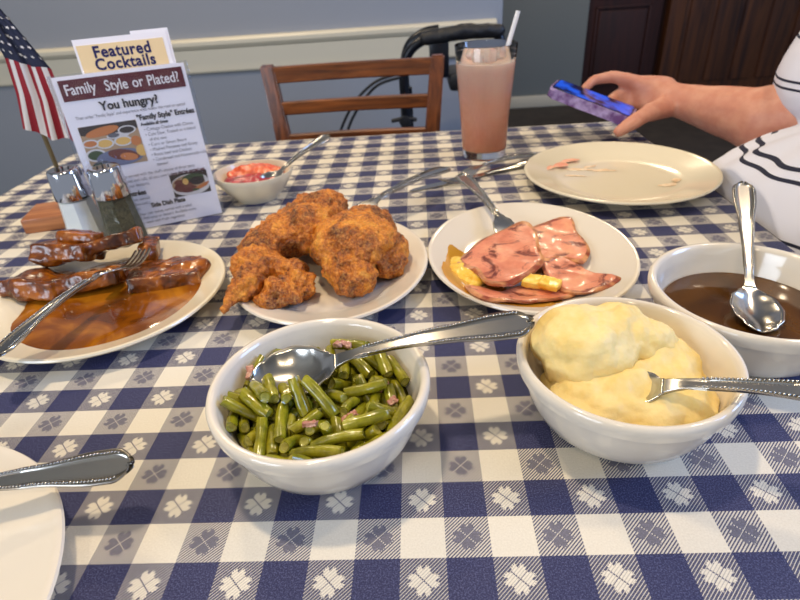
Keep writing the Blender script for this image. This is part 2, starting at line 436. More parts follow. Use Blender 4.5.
for i in range(6): box_bm(bm, (2.06+i*.2, 4.435, .08), (2.22+i*.2, 4.46, 2.2), .006)
struct(from_bm('wall_panelling', bm, M['panel_wood'], None, True, 35))

# ------------------------------------------------------------------ table and cloth
X0, X1, Y0, Y1 = -.672, .390, -.32, .884
tb = empty('dining_table', (-.14, .28, 0))
tag(tb, 'restaurant dining table standing under the blue and white checked cloth', 'table')
box('table_top', (X0+.14+.012, Y0-.28+.012, H-.032), (X1+.14-.012, Y1-.28-.012, H-.0035), M['chair_wood_h'], tb, .004)
lathe('pedestal', [(0, .025), (.05, .025), (.045, .06), (.04, .3), (.04, H-.05), (.12, H-.033), (0, H-.033)], M['black_metal'], tb, 32)
for a in range(4):
    c, s = math.cos(a*PI/2), math.sin(a*PI/2)
    tube('leg', [(c*.03, s*.03, .05), (c*.2, s*.2, .035), (c*.36, s*.36, .015)], [.025, .022, .015], M['black_metal'], tb, 12)
def cloth():
    rc = .018; V = []; UV = []; F = []
    out = []
    cs = [(X1-rc, Y1-rc, 0), (X0+rc, Y1-rc, 90), (X0+rc, Y0+rc, 180), (X1-rc, Y0+rc, 270)]
    for ci, (cx, cy, a0) in enumerate(cs):
        for j in range(7):
            a = math.radians(a0+j*15); out.append((cx+rc*math.cos(a), cy+rc*math.sin(a), math.cos(a), math.sin(a)))
        nx, ny, na = cs[(ci+1) % 4]; a = math.radians(a0+90)
        ex, ey = cx+rc*math.cos(a), cy+rc*math.sin(a); fx, fy = nx+rc*math.cos(a), ny+rc*math.sin(a)
        for j in range(1, 40):
            t = j/40; out.append((ex+(fx-ex)*t, ey+(fy-ey)*t, math.cos(a), math.sin(a)))
    n = len(out)
    prof = [(-.004, 0, -.004), (0, -.0008, 0.001), (.0022, -.0030, .005), (.003, -.008, .01), (.006, -.04, .042), (.010, -.09, .092), (.014, -.14, .143), (.018, -.19, .193), (.020, -.23, .233)]
    for d, z, u in prof:
        for i, (x, y, ax, ay) in enumerate(out):
            w = max(0, -z-.02)/.2*.022*math.sin(i*.55+math.sin(i*.21)*2)
            V.append((x+ax*(d+w), y+ay*(d+w), H+z)); UV.append((x+ax*u, y+ay*u))
    F.append(tuple(range(n)))
    for r in range(len(prof)-1):
        for i in range(n):
            j = (i+1) % n; F.append((r*n+i, (r+1)*n+i, (r+1)*n+j, r*n+j))
    o = me('tablecloth', V, F, M['cloth'], None, True, 60, uvs=UV)
    md = o.modifiers.new('thickness', 'SOLIDIFY'); md.thickness = .0006; md.offset = -1
    tag(o, 'navy and white gingham tablecloth with clover motifs covering the table', 'tablecloth')
cloth()

# ------------------------------------------------------------------ crockery
def bowl_prof(R, h):
    k = R/.072; q = h/.056
    o = [(0, .0035), (.030, .0035), (.033, .0005), (.037, .0), (.0395, .003), (.049, .0065), (.057, .0140), (.0625, .0245), (.0664, .0365),
         (.0676, .0432), (.0682, .0448), (.0714, .0458), (.0722, .0500), (.0722, .0530), (.0712, .0553), (.0692, .0560), (.0672, .0550), (.0655, .0520),
         (.0635, .0430), (.0590, .0300), (.0510, .0180), (.0400, .0105), (.0250, .0072), (0, .0064)]
    return [(r*k, z*q) for r, z in o]
def bowl(x, y, R, h, label, name='serving_bowl'):
    o = lathe(name, bowl_prof(R, h), M['china'], None, 96, T(x, y))
    return tag(o, label, 'bowl', 'thick white serving bowls')
BB = (-.0630, .1010); PB = (.1350, .1160); GB = (.2555, .1930)
bowl(*BB, .0708, .057, 'round white china bowl heaped with green beans, left of the potato bowl')
bowl(*PB, .0692, .057, 'round white china bowl filled with mashed potato, front right')
bowl(*GB, .0735, .056, 'round white china bowl holding brown gravy at the right edge')

def plate_prof(R, h=.021):
    return [(0, .0022), (R*.52, .0022), (R*.55, 0), (R*.60, 0), (R*.62, .0025), (R*.80, .0095), (R*.965, h-.0050), (R*.99, h-.0035),
            (R, h-.0018), (R*.993, h-.0003), (R*.975, h), (R*.955, h-.0012), (R*.80, h-.0068), (R*.70, .0088), (R*.64, .0062), (R*.55, .0055), (0, .0052)]
def plate(x, y, R, label, sx=1, sy=1, rot=0, mat='china', h=.021, name='dinner_plate'):
    o = lathe(name, plate_prof(R, h), M[mat], None, 112, T(x, y), sx, sy); o.rotation_euler.z = rot
    return tag(o, label, 'plate', 'china plates on the checked cloth')
plate(-.3090, .2910, .1150, 'china plate of sliced beef swimming in brown gravy at left', sy=.99, mat='china_cool')
plate(-.0895, .3320, .1005, 'oval china plate carrying the fried chicken pieces', sy=1.16)
plate(.1155, .3400, .1045, 'china plate with glazed ham slices and pineapple', sy=1.18)
plate(.2780, .5660, .1265, 'used empty oval plate with pink smears beside the glass', mat='china_cool')
plate(-.3220, -.0450, .1380, 'empty white plate cut off at the bottom left corner')
# small relish bowl
o = lathe('relish_bowl', [(0, .003), (.024, .003), (.026, 0), (.031, 0), (.033, .004), (.045, .017), (.0540, .0310), (.0565, .0375), (.0560, .0398), (.0540, .0395), (.0515, .0330), (.0430, .0200), (.030, .009), (0, .006)],
          M['china_cool'], None, 72, T(-.232, .583), 1.0, .92)
tag(o, 'small oval cream bowl of red relish between the menu and the wooden chair', 'bowl')

# ------------------------------------------------------------------ cutlery
def frame_AB(A, B, roll=0):
    A = Vector(A); B = Vector(B); X = (B-A).normalized(); Z = Vector((0, 0, 1)); Y = Z.cross(X).normalized(); Z = X.cross(Y)
    m = Matrix((X, Y, Z)).transposed(); m = m @ Matrix.Rotation(math.radians(roll), 3, 'X')
    return A, m.to_4x4(), (B-A).length
def cinterp(t, T_):
    n = len(T_)
    for i in range(n-1):
        if t <= T_[i+1][0] or i == n-2:
            a, b = T_[i], T_[i+1]; p, q = T_[max(i-1, 0)], T_[min(i+2, n-1)]; h = b[0]-a[0]; u = min(1, (t-a[0])/h)
            m0 = (b[1]-p[1])/(b[0]-p[0])*h; m1 = (q[1]-a[1])/(q[0]-a[0])*h
            return (2*u**3-3*u*u+1)*a[1]+(u**3-2*u*u+u)*m0+(-2*u**3+3*u*u)*b[1]+(u**3-u*u)*m1
def interp(t, T_):
    for i in range(len(T_)-1):
        if t <= T_[i+1][0]:
            a, b = T_[i], T_[i+1]; u = (t-a[0])/(b[0]-a[0]); u = u*u*(3-2*u); return a[1]+(b[1]-a[1])*u
    return T_[-1][1]
def HANDLE(t, m=.0112):
    w = interp(t, [(.30, .0050), (.36, .0037), (.50, .0044), (.70, .0072), (.90, m), (1, m)])
    if t > .945: w *= math.sqrt(max(0, 1-((t-.945)/.0552)**2))
    return max(w, .0004)
ARC_SP = [(0, .010), (.04, .0055), (.14, 0), (.24, .002), (.33, .0100), (.42, .0120), (.6, .0110), (.8, .006), (1, 0)]
def handle_z(t, u):   # raised rim along the border, shallow middle
    e = abs(u)
    if t < .36: return 0
    k = min(1, (t-.36)/.12)
    return k*(.0012*min(1, max(0, (e-.52)/.12)) - .0012*max(0, (e-.86)/.14)**2)
def add_beads(root, L, hw, arc, mat, parent):
    bm = bmesh.new(); n = 50
    for sgn in (-1, 1):
        for i in range(n):
            t = .42+.54*i/(n-1); w = hw(min(t, .945))*.745 if t < .945 else hw(.945)*.745*math.sqrt(max(0, 1-((t-.945)/.040)**2)); z = cinterp(t, arc)+.0014
            r = bmesh.ops.create_icosphere(bm, subdivisions=1, radius=.00088)
            bmesh.ops.translate(bm, verts=r['verts'], vec=(t*L, sgn*w*L/.19, z*L/.19))
    return from_bm('beaded_border', bm, mat, parent, True, 180)
def sheet(name, L, ts, wid, arc, zfun, mat, root, th=.0016, nu=14, border=None):
    V = []; F = []
    for t in ts:
        w = wid(t)*L/.19; z0 = arc(t)*L/.19
        for j in range(nu+1):
            u = -1+2*j/nu
            V.append((t*L, u*w, z0+zfun(t, u)))
    n = nu+1
    for i in range(len(ts)-1):
        for j in range(nu): F.append((i*n+j, (i+1)*n+j, (i+1)*n+j+1, i*n+j+1))
    mi = None
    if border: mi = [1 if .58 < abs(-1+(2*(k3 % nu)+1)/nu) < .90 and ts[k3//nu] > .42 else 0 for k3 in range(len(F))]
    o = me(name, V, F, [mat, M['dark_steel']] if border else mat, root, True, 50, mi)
    md = o.modifiers.new('thickness', 'SOLIDIFY'); md.thickness = th; md.offset = -1
    return o
def place(root, A, B, roll):
    a, m, L = frame_AB(A, B, roll); root.matrix_world = Matrix.Translation(a) @ m; return L
def spoon(A, B, label, cat='spoon', roll=0, name='serving_spoon', bead=True, arc=ARC_SP, wide=.0205, group=None, extra=None):
    A = T(*A); B = T(*B); L = (Vector(B)-Vector(A)).length
    r = empty(name, (0, 0, 0)); place(r, A, B, roll)
    W = [(0, .0008), (.008, .0060), (.03, .0120), (.09, .0185), (.15, wide), (.21, .0180), (.27, .0110), (.31, .0055)]
    bw = [(0, 0.0)]
    def bz(t, u):
        d = .0085*max(0, math.sin(PI*min(1, max(0, (t+.01)/.30))))**.8
        return d*(u*u)-0
    sheet('bowl_of_spoon', L, [i/40*.31 for i in range(41)], lambda t: interp(t, W), lambda t: cinterp(t, arc), bz, M['steel'], r, .0013, 16)
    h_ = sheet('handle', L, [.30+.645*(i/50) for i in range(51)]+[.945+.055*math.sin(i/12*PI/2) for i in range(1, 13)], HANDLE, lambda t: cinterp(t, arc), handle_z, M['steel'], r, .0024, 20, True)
    if bead: add_beads(r, L, HANDLE, arc, M['steel'], h_)
    return tag(r, label, cat, group)
ARC_FK = [(0, .009), (.05, .005), (.12, .002), (.2, .0035), (.28, .0085), (.36, .0110), (.6, .0100), (.8, .006), (1, 0)]
def fork(A, B, label, roll=0, name='dinner_fork', bead=True, group=None):
    A = T(*A); B = T(*B); L = (Vector(B)-Vector(A)).length
    r = empty(name, (0, 0, 0)); place(r, A, B, roll)
    W = [(.23, .0122), (.26, .0124), (.30, .0108), (.34, .0060), (.37, .0038)]
    sheet('fork_head', L, [.23+.14*i/20 for i in range(21)], lambda t: interp(t, W), lambda t: cinterp(t, ARC_FK), lambda t, u: 0.0012*u*u, M['steel'], r, .0018, 12)
    for q in range(4):
        yc = (-.0094+q*.00627)
        V = []; F = []; ns = 18
        for i in range(ns+1):
            t = .238*(1-i/ns); w = .0022-.0010*(i/ns); z = cinterp(t, ARC_FK)*L/.19
            y = yc*(1-.06*i/ns)
            for a, b in ((-1, 0), (1, 0), (1, -1), (-1, -1)): V.append((t*L, y*L/.19+a*w*L/.19, z+b*.0017))
        for i in range(ns):
            for j in range(4): F.append((i*4+j, i*4+(j+1) % 4, (i+1)*4+(j+1) % 4, (i+1)*4+j))
        F += [(3, 2, 1, 0), (ns*4, ns*4+1, ns*4+2, ns*4+3)]
        me('tine', V, F, M['steel'], r, True, 40)
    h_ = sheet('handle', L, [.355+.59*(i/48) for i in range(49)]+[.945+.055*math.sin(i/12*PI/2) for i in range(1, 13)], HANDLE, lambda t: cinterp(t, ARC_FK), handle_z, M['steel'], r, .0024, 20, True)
    if bead: add_beads(r, L, HANDLE, ARC_FK, M['steel'], h_)
    return tag(r, label, 'fork', group)

spoon((-.1090, .1150, .0400), (.0740, .1240, .0780), 'beaded steel serving spoon lying across the green beans bowl', roll=20)
spoon((.0990, .1120, .0310), (.2640, .0310, .0800), 'beaded steel serving spoon stuck into the mashed potato', roll=14)
spoon((.2500, .1620, .0350), (.2980, .3120, .0900), 'beaded steel serving spoon leaning up out of the brown gravy bowl', roll=4, arc=[(0, -.001), (.14, -.0115), (.3, -.0115), (.42, -.0090), (.7, -.004), (1, 0)])
spoon((-.2180, .5520, .0190), (-.1270, .6400, .0680), 'steel teaspoon leaning in the small relish bowl', name='teaspoon', roll=20)
fork((-.0980, .3900, .0200), (.0430, .5580, .0370), 'steel fork handle sticking out behind the fried chicken, tip under the meat')
fork((.1120, .3480, .0035), (.0600, .5360, .0335), 'steel fork with its tines tucked under the ham slices')
fork((-.2880, .3420, .0300), (-.3220, .1560, .0440), 'steel fork lying on the sliced beef and gravy plate', roll=10)
spoon((-.3500, .0380, .0110), (-.1690, .0500, .0400), 'beaded steel handle of cutlery resting on the corner plate', cat='cutlery', name='table_spoon', roll=22)
fork((.0380, .5800, .0030), (.1900, .6880, .0080), 'steel fork lying on the cloth beside the glass, crossing a knife')
# knife under that fork
kn = empty('table_knife', (0, 0, 0)); LK = place(kn, T(-.010, .5700, .0012), T(.1900, .6620, .0030), 0)
V = []; F = []
for i in range(31):
    t = i/30*.58; w = interp(t, [(0, .0012), (.05, .006), (.15, .0088), (.45, .0092), (.58, .0068)])
    for u, z in ((-w*.6, .0006), (w*.8, .0012), (w*.8, -.0004), (-w*.6, 0)): V.append((t*LK, u, z))
for i in range(30):
    for j in range(4): F.append((i*4+j, i*4+(j+1) % 4, (i+1)*4+(j+1) % 4, (i+1)*4+j))
F += [(3, 2, 1, 0), (120, 121, 122, 123)]
me('blade', V, F, M['steel'], kn, True, 30)
tube('handle', [(LK*.57, 0, .001), (LK*.62, 0, .002), (LK*.8, 0, .002), (LK*.96, 0, .002), (LK, 0, .002)], [.005, .0052, .007, .0088, .004], M['steel'], kn, 16, .5)
tag(kn, 'steel table knife lying under the fork on the cloth', 'knife')

# ------------------------------------------------------------------ glass of lemonade
GX, GY = .1120, .7230
g = empty('drink_glass', T(GX, GY)); tag(g, 'tall clear tumbler of pink lemonade with ice and a straw', 'glass')
HT = .168
lathe('tumbler', [(0, .0015), (.028, .0015), (.033, .0), (.0350, .002), (.0353, .0125), (.0378, .06), (.0428, .12), (.0470, HT-.001), (.0464, HT), (.0456, HT-.001),
                  (.0414, .12), (.0363, .06), (.0332, .0160), (.0320, .0128), (0, .0125)], M['glass'], g, 72)
lathe('lemonade', [(0, .0122), (.0318, .0124), (.0335, .0160), (.0366, .06), (.0417, .12), (.0438, .1440), (.0420, .1432), (0, .1428)], M['drink'], g, 64)
rnd = random.Random(4)
ice = []
for i in range(9):
    bm = bmesh.new(); s = .0095; box_bm(bm, (-s, -s, -s*.8), (s, s, s*.8), .003, 3)
    a = i*2.4; rr = .0 if i == 0 else .022
    mt = Matrix.Translation((rr*math.cos(a), rr*math.sin(a), .1385+.004*(i % 3))) @ Euler((rnd.uniform(-.5, .5), rnd.uniform(-.5, .5), rnd.uniform(0, 3))).to_matrix().to_4x4()
    bmesh.ops.transform(bm, matrix=mt, verts=bm.verts)
    o = from_bm('ice_cube', bm, M['ice'], None, True, 60, T(GX, GY))
    tag(o, 'clear ice cube floating at the top of the pink lemonade', 'ice cube', 'ice cubes in the lemonade glass')
# straw: open tube leaning on the rim
def straw():
    A = Vector((-.0120, -.0150, .016)); B = Vector((.0455, .0000, .2080)); d = (B-A).normalized()
    V, F = tube_data([A, B], .0034, 20, None, False); W, G = tube_data([A, B], .0029, 20, None, False)
    n = len(V); F = F+[tuple(reversed([i+n for i in f])) for f in G]
    for j in range(20):
        k2 = (j+1) % 20; F.append((20+j, 20+k2, n+20+k2, n+20+j))
    o = me('drinking_straw', V+W, F, M['straw'], None, True, 50, loc=T(GX, GY))
    tag(o, 'white plastic drinking straw leaning in the lemonade glass', 'straw')
straw()

# ------------------------------------------------------------------ salt and pepper
def shaker(x, y, fill, name, label):
    r = empty(name, T(x, y)); r.scale = (1.1, 1.1, 1.04); tag(r, label, 'shaker', 'glass shakers with chrome lids')
    n = 8
    def ring(rr, z, tw=0): return [(rr*math.cos(2*PI*i/n+tw), rr*math.sin(2*PI*i/n+tw), z) for i in range(n)]
    def facet(nm, prof, mat):
        V = []; F = []
        for rr, z in prof: V += ring(rr, z, PI/8)
        m = len(prof)
        for q in range(m-1):
            for j in range(n): F.append((q*n+j, q*n+(j+1) % n, (q+1)*n+(j+1) % n, (q+1)*n+j))
        F.append(tuple(range(n-1, -1, -1))); F.append(tuple((m-1)*n+j for j in range(n)))
        o = me(nm, V, F, mat, r, False)
        return o
    o = facet('jar', [(.0215, 0), (.0225, .003), (.0220, .012), (.0178, .060), (.0172, .064)], M['jar_glass'])
    facet('filling', [(.0200, .0045), (.0209, .006), (.0204, .014), (.0166, .058)], fill)
    lathe('lid', [(.0180, .0600), (.0188, .0606), (.0186, .064), (.0168, .0905), (.0160, .0930), (.0146, .0940), (.010, .0936), (0, .0938)], M['chrome'], r, 48)
    bm = bmesh.new()
    for a in range(7):
        q = (0, 0) if a == 0 else (.0062*math.cos(a*PI/3), .0062*math.sin(a*PI/3))
        c = bmesh.ops.create_cone(bm, cap_ends=True, segments=10, radius1=.0009, radius2=.0009, depth=.0008)
        bmesh.ops.translate(bm, verts=c['verts'], vec=(q[0], q[1], .0942 if a == 0 else .0940))
    from_bm('shaker_holes', bm, M['black_ink'], r)
shaker(-.4130, .4490, M['salt'], 'salt_shaker', 'glass shaker full of white salt with chrome lid')
shaker(-.3640, .4480, M['pepper'], 'pepper_shaker', 'glass shaker full of dark ground pepper with chrome lid')

# ------------------------------------------------------------------ flag on a wooden stand
fb = box('flag_stand', (-.045, -.032, 0), (.045, .032, .020), M['block_wood'], None, .002, T(-.490, .530)); fb.rotation_euler.z = .25
tag(fb, 'small light wooden block on the cloth behind the salt shaker', 'wooden block')
fl = empty('table_flag', T(-.474, .528)); tag(fl, 'small American stick flag drooping from a thin wooden stick', 'flag')
tube('flag_stick', [(0, 0, .0205), (-.001, 0, .30)], .0028, M['pole_wood'], fl, 12)
lathe('gilt_tip', [(0, .302), (.004, .303), (.005, .309), (.003, .316), (0, .322)], M['block_wood'], fl, 16)
def flag_surface(u, v):
    # u: along the fly (top to bottom while drooping), v: 0 left .. 1 right
    rows = [(0, (-.008, .290), (.006, .284)), (.12, (-.007, .268), (.018, .263)), (.43, (-.001, .212), (.051, .196)), (.7, (-.006, .172), (.052, .158)), (1, (-.016, .130), (.047, .110))]
    for i in range(len(rows)-1):
        if u <= rows[i+1][0]+1e-9: break
    a, b = rows[i], rows[i+1]; t = (u-a[0])/(b[0]-a[0])
    Lx = a[1][0]+(b[1][0]-a[1][0])*t; Lz = a[1][1]+(b[1][1]-a[1][1])*t
    Rx = a[2][0]+(b[2][0]-a[2][0])*t; Rz = a[2][1]+(b[2][1]-a[2][1])*t
    fold = .0026*math.sin(v*15+u*2.0)*(.3+u) + .001*math.sin(v*27+1)
    x = Lx+(Rx-Lx)*v; z = Lz+(Rz-Lz)*v + .003*math.sin(v*9)*u
    return Vector((x, -.014+fold, z))
FL_T = .43
V = []; F = []; mi = []
NU, NV = 44, 54
for i in range(NU+1):
    for j in range(NV+1): V.append(flag_surface(i/NU, j/NV))
for i in range(NU):
    for j in range(NV):
        F.append((i*(NV+1)+j, (i+1)*(NV+1)+j, (i+1)*(NV+1)+j+1, i*(NV+1)+j+1))
        mi.append(2 if (i+.5)/NU < FL_T else (int(j/NV*9) % 2))
NB = len(V)
rows_s = 8; 
for a in range(rows_s):
    for b in range(6):
        u = .02+a*.051; v = (b+.35+(.5 if a % 2 else 0))/6.2
        if v > .96: continue
        for side in (1, -1):
            base = len(V); c = flag_surface(u, v)
            du = (flag_surface(u+.01, v)-c).normalized(); dv = (flag_surface(u, v+.01)-c).normalized(); nn = du.cross(dv).normalized()
            for q in range(10):
                rr = .0024 if q % 2 == 0 else .0010; aa = q*PI/5
                V.append(c+nn*.0011*side+du*rr*math.cos(aa)+dv*rr*math.sin(aa))
            V.append(c+nn*.0012*side)
            for q in range(10):
                F.append((base+q, base+(q+1) % 10, base+10)); mi.append(1)
o = me('flag_cloth', V, F, [M['flag_red'], M['flag_white'], M['flag_blue']], fl, True, 180, mi)

# ------------------------------------------------------------------ menu stand
yaw, tilt = .42, .11
mn = empty('menu_stand', T(-.2690, .5280)); mn.rotation_euler = Euler((-tilt, 0, yaw)); 
tag(mn, 'clear acrylic stand holding a printed family style menu sheet', 'menu')
MW, MH = .146, .192      # local: x from -MW..0 , z from 0..MH, front faces -y
def tmesh(body, size, mat, x, z, parent, align='LEFT', bold=0, y=-.0022, sx=1, rot=0, sp=1):
    cu = bpy.data.curves.new('t', 'FONT'); cu.body = body; cu.size = size; cu.align_x = align; cu.offset = bold
    cu.resolution_u = 3; cu.space_character = sp
    o = bpy.data.objects.new('t', cu); C.objects.link(o)
    dg = bpy.context.evaluated_depsgraph_get(); m = bpy.data.meshes.new_from_object(o.evaluated_get(dg)); bpy.data.objects.remove(o)
    c, s = math.cos(rot), math.sin(rot)
    for v in m.vertices:
        a, b = v.co.x*sx, v.co.y
        v.co = Vector((x+a*c-b*s, y, z+a*s+b*c))
    m.materials.clear(); m.materials.append(mat)
    return m
def join_meshes(name, ms, mat, parent):
    bm = bmesh.new()
    for m in ms: bm.from_mesh(m); bpy.data.meshes.remove(m)
    return from_bm(name, bm, mat, parent, False)
# acrylic: front and back sheets, foot
bm = bmesh.new()
box_bm(bm, (-MW-.004, -.0052, -.001), (.004, -.0032, MH+.002), .0006)
box_bm(bm, (-MW-.004, .0032, -.001), (.004, .0052, MH+.002), .0006)
box_bm(bm, (-MW-.004, -.0030, -.001), (-MW-.002, .0030, MH+.002), .0004)
box_bm(bm, (.002, -.0030, -.001), (.004, .0030, MH+.002), .0004)
from_bm('acrylic_holder', bm, M['acrylic'], mn, True, 30)
bm = bmesh.new(); box_bm(bm, (-MW-.004, .0054, -.0005), (.004, .045, .0022), .0006)
fo = from_bm('acrylic_foot', bm, M['acrylic'], mn, True, 30); fo.rotation_euler.x = tilt
box('menu_sheet', (-MW, -.0012, .001), (0, .0012, MH), M['paper'], mn, 0)
hb = box('header_band', (-MW+.005, -.0019, MH-.027), (-.004, -.0013, MH-.004), M['maroon_ink'], mn, 0)
yy = -.0021
hd = []
wx = -MW+.010
for w, dx, rt in (('Family', -.001, .02), ('Style', .042, .0), ('or', .0725, .03), ('Plated?', .0893, .01)):
    hd.append(tmesh(w, .0166, None, wx+dx, MH-.0205, mn, 'LEFT', .00025, yy, .80, rt, 1.0))
join_meshes('header_text', hd, M['white_ink'], hb)
join_meshes('question_text', [tmesh('You hungry?', .0138, None, -MW/2, MH-.041, mn, 'CENTER', .0004, yy, .95)], M['black_ink'], mn)
join_meshes('entree_title', [tmesh('"Family Style" Entrées', .0088, None, -.036, MH-.058, mn, 'CENTER', .0003, yy, .88)], M['black_ink'], mn)
sm = [tmesh('Then order "Family Style" and experience what makes this meal so special', .0052, None, -MW/2, MH-.0480, mn, 'CENTER', 0, yy, .80)]
for i, s_ in enumerate(('• Cottage Cheese with Chives', '• Cole Slaw, Tossed or a blend', '  of the two', '• Corn or Green Beans', '• Mashed Potatoes and Gravy', '• Roast beef and Chicken', '• Cornbread and Homemade rolls', '  dessert')):
    sm.append(tmesh(s_, .0056, None, -.066, MH-.0715-i*.0062, mn, 'LEFT', 0, yy, .86))
for i, s_ in enumerate(('Your entrée will be served with the chef\'s choice of three tasty', 'homestyle sides, salad and rolls, all you care to eat. Please ask', 'your server about our desserts.')):
    sm.append(tmesh(s_, .0054, None, -MW+.008, MH-.1235-i*.0062, mn, 'LEFT', 0, yy, .86))
for i, s_ in enumerate(('Choose any entrée, served', 'with two side dishes and a', 'roll, one plate each')):
    sm.append(tmesh(s_, .0054, None, -MW+.012, MH-.154-i*.006, mn, 'LEFT', 0, yy, .86))
for i, s_ in enumerate(('Choose four side dishes, served with a salad', 'and rolls. Add soup or dessert. Available every', 'day of the week with fresh vegetables')):
    sm.append(tmesh(s_, .0052, None, -MW+.03, .0150-i*.0058+.0035, mn, 'LEFT', 0, yy, .86))
join_meshes('small_print', sm, M['grey_ink'], mn)
join_meshes('notice_text', [tmesh('may not be carried out', .0052, None, -.008, MH-.1297, mn, 'RIGHT', .0002, yy, .86)], M['maroon_ink'], mn)
join_meshes('plated_title', [tmesh('Plated Entrées', .0088, None, -MW+.038, MH-.147, mn, 'CENTER', .0003, yy, .88)], M['black_ink'], mn)
join_meshes('side_dish_title', [tmesh('Side Dish Plate', .0080, None, -.063, .0265, mn, 'CENTER', .0003, yy, .88)], M['black_ink'], mn)
join_meshes('available_text', [tmesh('Available all times', .0052, None, -.068, MH-.065, mn, 'LEFT', .0002, yy, .86)], M['black_ink'], mn)
# printed food photographs
def flat_print(name, x0, z0, x1, z1, base, spots):
    V = [(x0, -.0016, z0), (x1, -.0016, z0), (x1, -.0016, z1), (x0, -.0016, z1)]; F = [(0, 1, 2, 3)]; mi = [0]; mats = [base]
    w, h = x1-x0, z1-z0
    for q, (cx, cz, rx, rz, m, a) in enumerate(spots):
        if m not in mats: mats.append(m)
        b = len(V); n = 20
        for i in range(n):
            t = 2*PI*i/n; px_ = rx*math.cos(t); pz = rz*math.sin(t)
            X = cx+px_*math.cos(a)-pz*math.sin(a); Z = cz+px_*math.sin(a)+pz*math.cos(a)
            V.append((x0+min(1, max(0, X))*w, -.0016-.00004*(q+1), z0+min(1, max(0, Z))*h))
        F.append(tuple(range(b, b+n))); mi.append(mats.index(m))
    return me(name, V, F, mats, mn, False, midx=mi)
pc = {n: pbr('print_'+n, c, .55) for n, c in dict(tan=(176, 146, 110), dark=(56, 44, 36), orange=(196, 120, 62), yellow=(222, 178, 96), brown=(108, 52, 38), green=(62, 78, 42), white=(214, 210, 206), grey=(96, 96, 102), blue=(110, 116, 140)).items()}
sp = [(.5, .9, .6, .16, pc['dark'], 0), (.38, .84, .30, .10, pc['orange'], .2), (.62, .70, .20, .07, pc['white'], 0), (.80, .80, .16, .10, pc['white'], 0), (.80, .80, .13, .075, pc['dark'], 0),
      (.36, .56, .16, .12, pc['white'], 0), (.36, .56, .13, .09, pc['yellow'], 0), (.68, .56, .16, .12, pc['white'], 0), (.68, .56, .13, .09, pc['yellow'], 0), (.12, .60, .14, .10, pc['white'], 0), (.12, .60, .11, .07, pc['orange'], 0),
      (.15, .32, .18, .15, pc['white'], 0), (.15, .32, .14, .11, pc['green'], 0), (.90, .52, .09, .12, pc['orange'], 0), (.55, .20, .42, .20, pc['blue'], 0), (.62, .24, .28, .13, pc['brown'], -.35), (.70, .18, .16, .09, pc['orange'], -.3),
      (.95, .28, .10, .14, pc['yellow'], 0), (.2, .08, .16, .1, pc['grey'], 0), (.55, .72, .10, .05, pc['grey'], 0)]
flat_print('food_photo', -MW+.009, MH-.107, -.072, MH-.0565, pc['tan'], sp)
sp = [(.5, .45, .55, .48, pc['white'], 0), (.45, .50, .45, .38, pc['tan'], 0), (.60, .70, .30, .22, pc['green'], 0), (.68, .58, .22, .18, pc['dark'], 0), (.30, .40, .26, .22, pc['brown'], .2), (.42, .28, .24, .16, pc['brown'], 0),
      (.22, .62, .14, .12, pc['brown'], 0), (.38, .62, .08, .14, pc['yellow'], 0), (.80, .34, .26, .05, pc['orange'], .5), (.74, .26, .24, .05, pc['orange'], .4), (.6, .20, .1, .05, pc['green'], 0)]
flat_print('food_photo', -.053, .0330, -.0065, .0625, pc['dark'], sp)
# cards tucked behind the sheet
cdk = empty('cocktail_card', mn.location); cdk.rotation_euler = mn.rotation_euler
tag(cdk, 'cream card reading Featured Cocktails standing above the menu sheet', 'card')
box('card_sheet', (-.113, .0014, .06), (-.011, .0020, .2280), M['paper'], cdk, 0)
cpn = box('cream_panel', (-.1105, .0009, .1925), (-.016, .0013, .2215), M['card_cream'], cdk, 0)
hd = [tmesh('Featured', .0172, None, -.0635, .2075, cdk, 'CENTER', .0005, .0006, .95, 0, 1.08), tmesh('Cocktails', .0172, None, -.0635, .1943, cdk, 'CENTER', .0005, .0006, .95, 0, 1.08)]
join_meshes('card_text', hd, M['navy_ink'], cpn)
ck2 = box('paper_card', (-.050, .0026, .06), (-.008, .0030, .2315), M['paper'], None, 0, mn.location); ck2.rotation_euler = mn.rotation_euler
tag(ck2, 'plain white card peeking out behind the Featured Cocktails card', 'card')
bpy.context.view_layer.update()

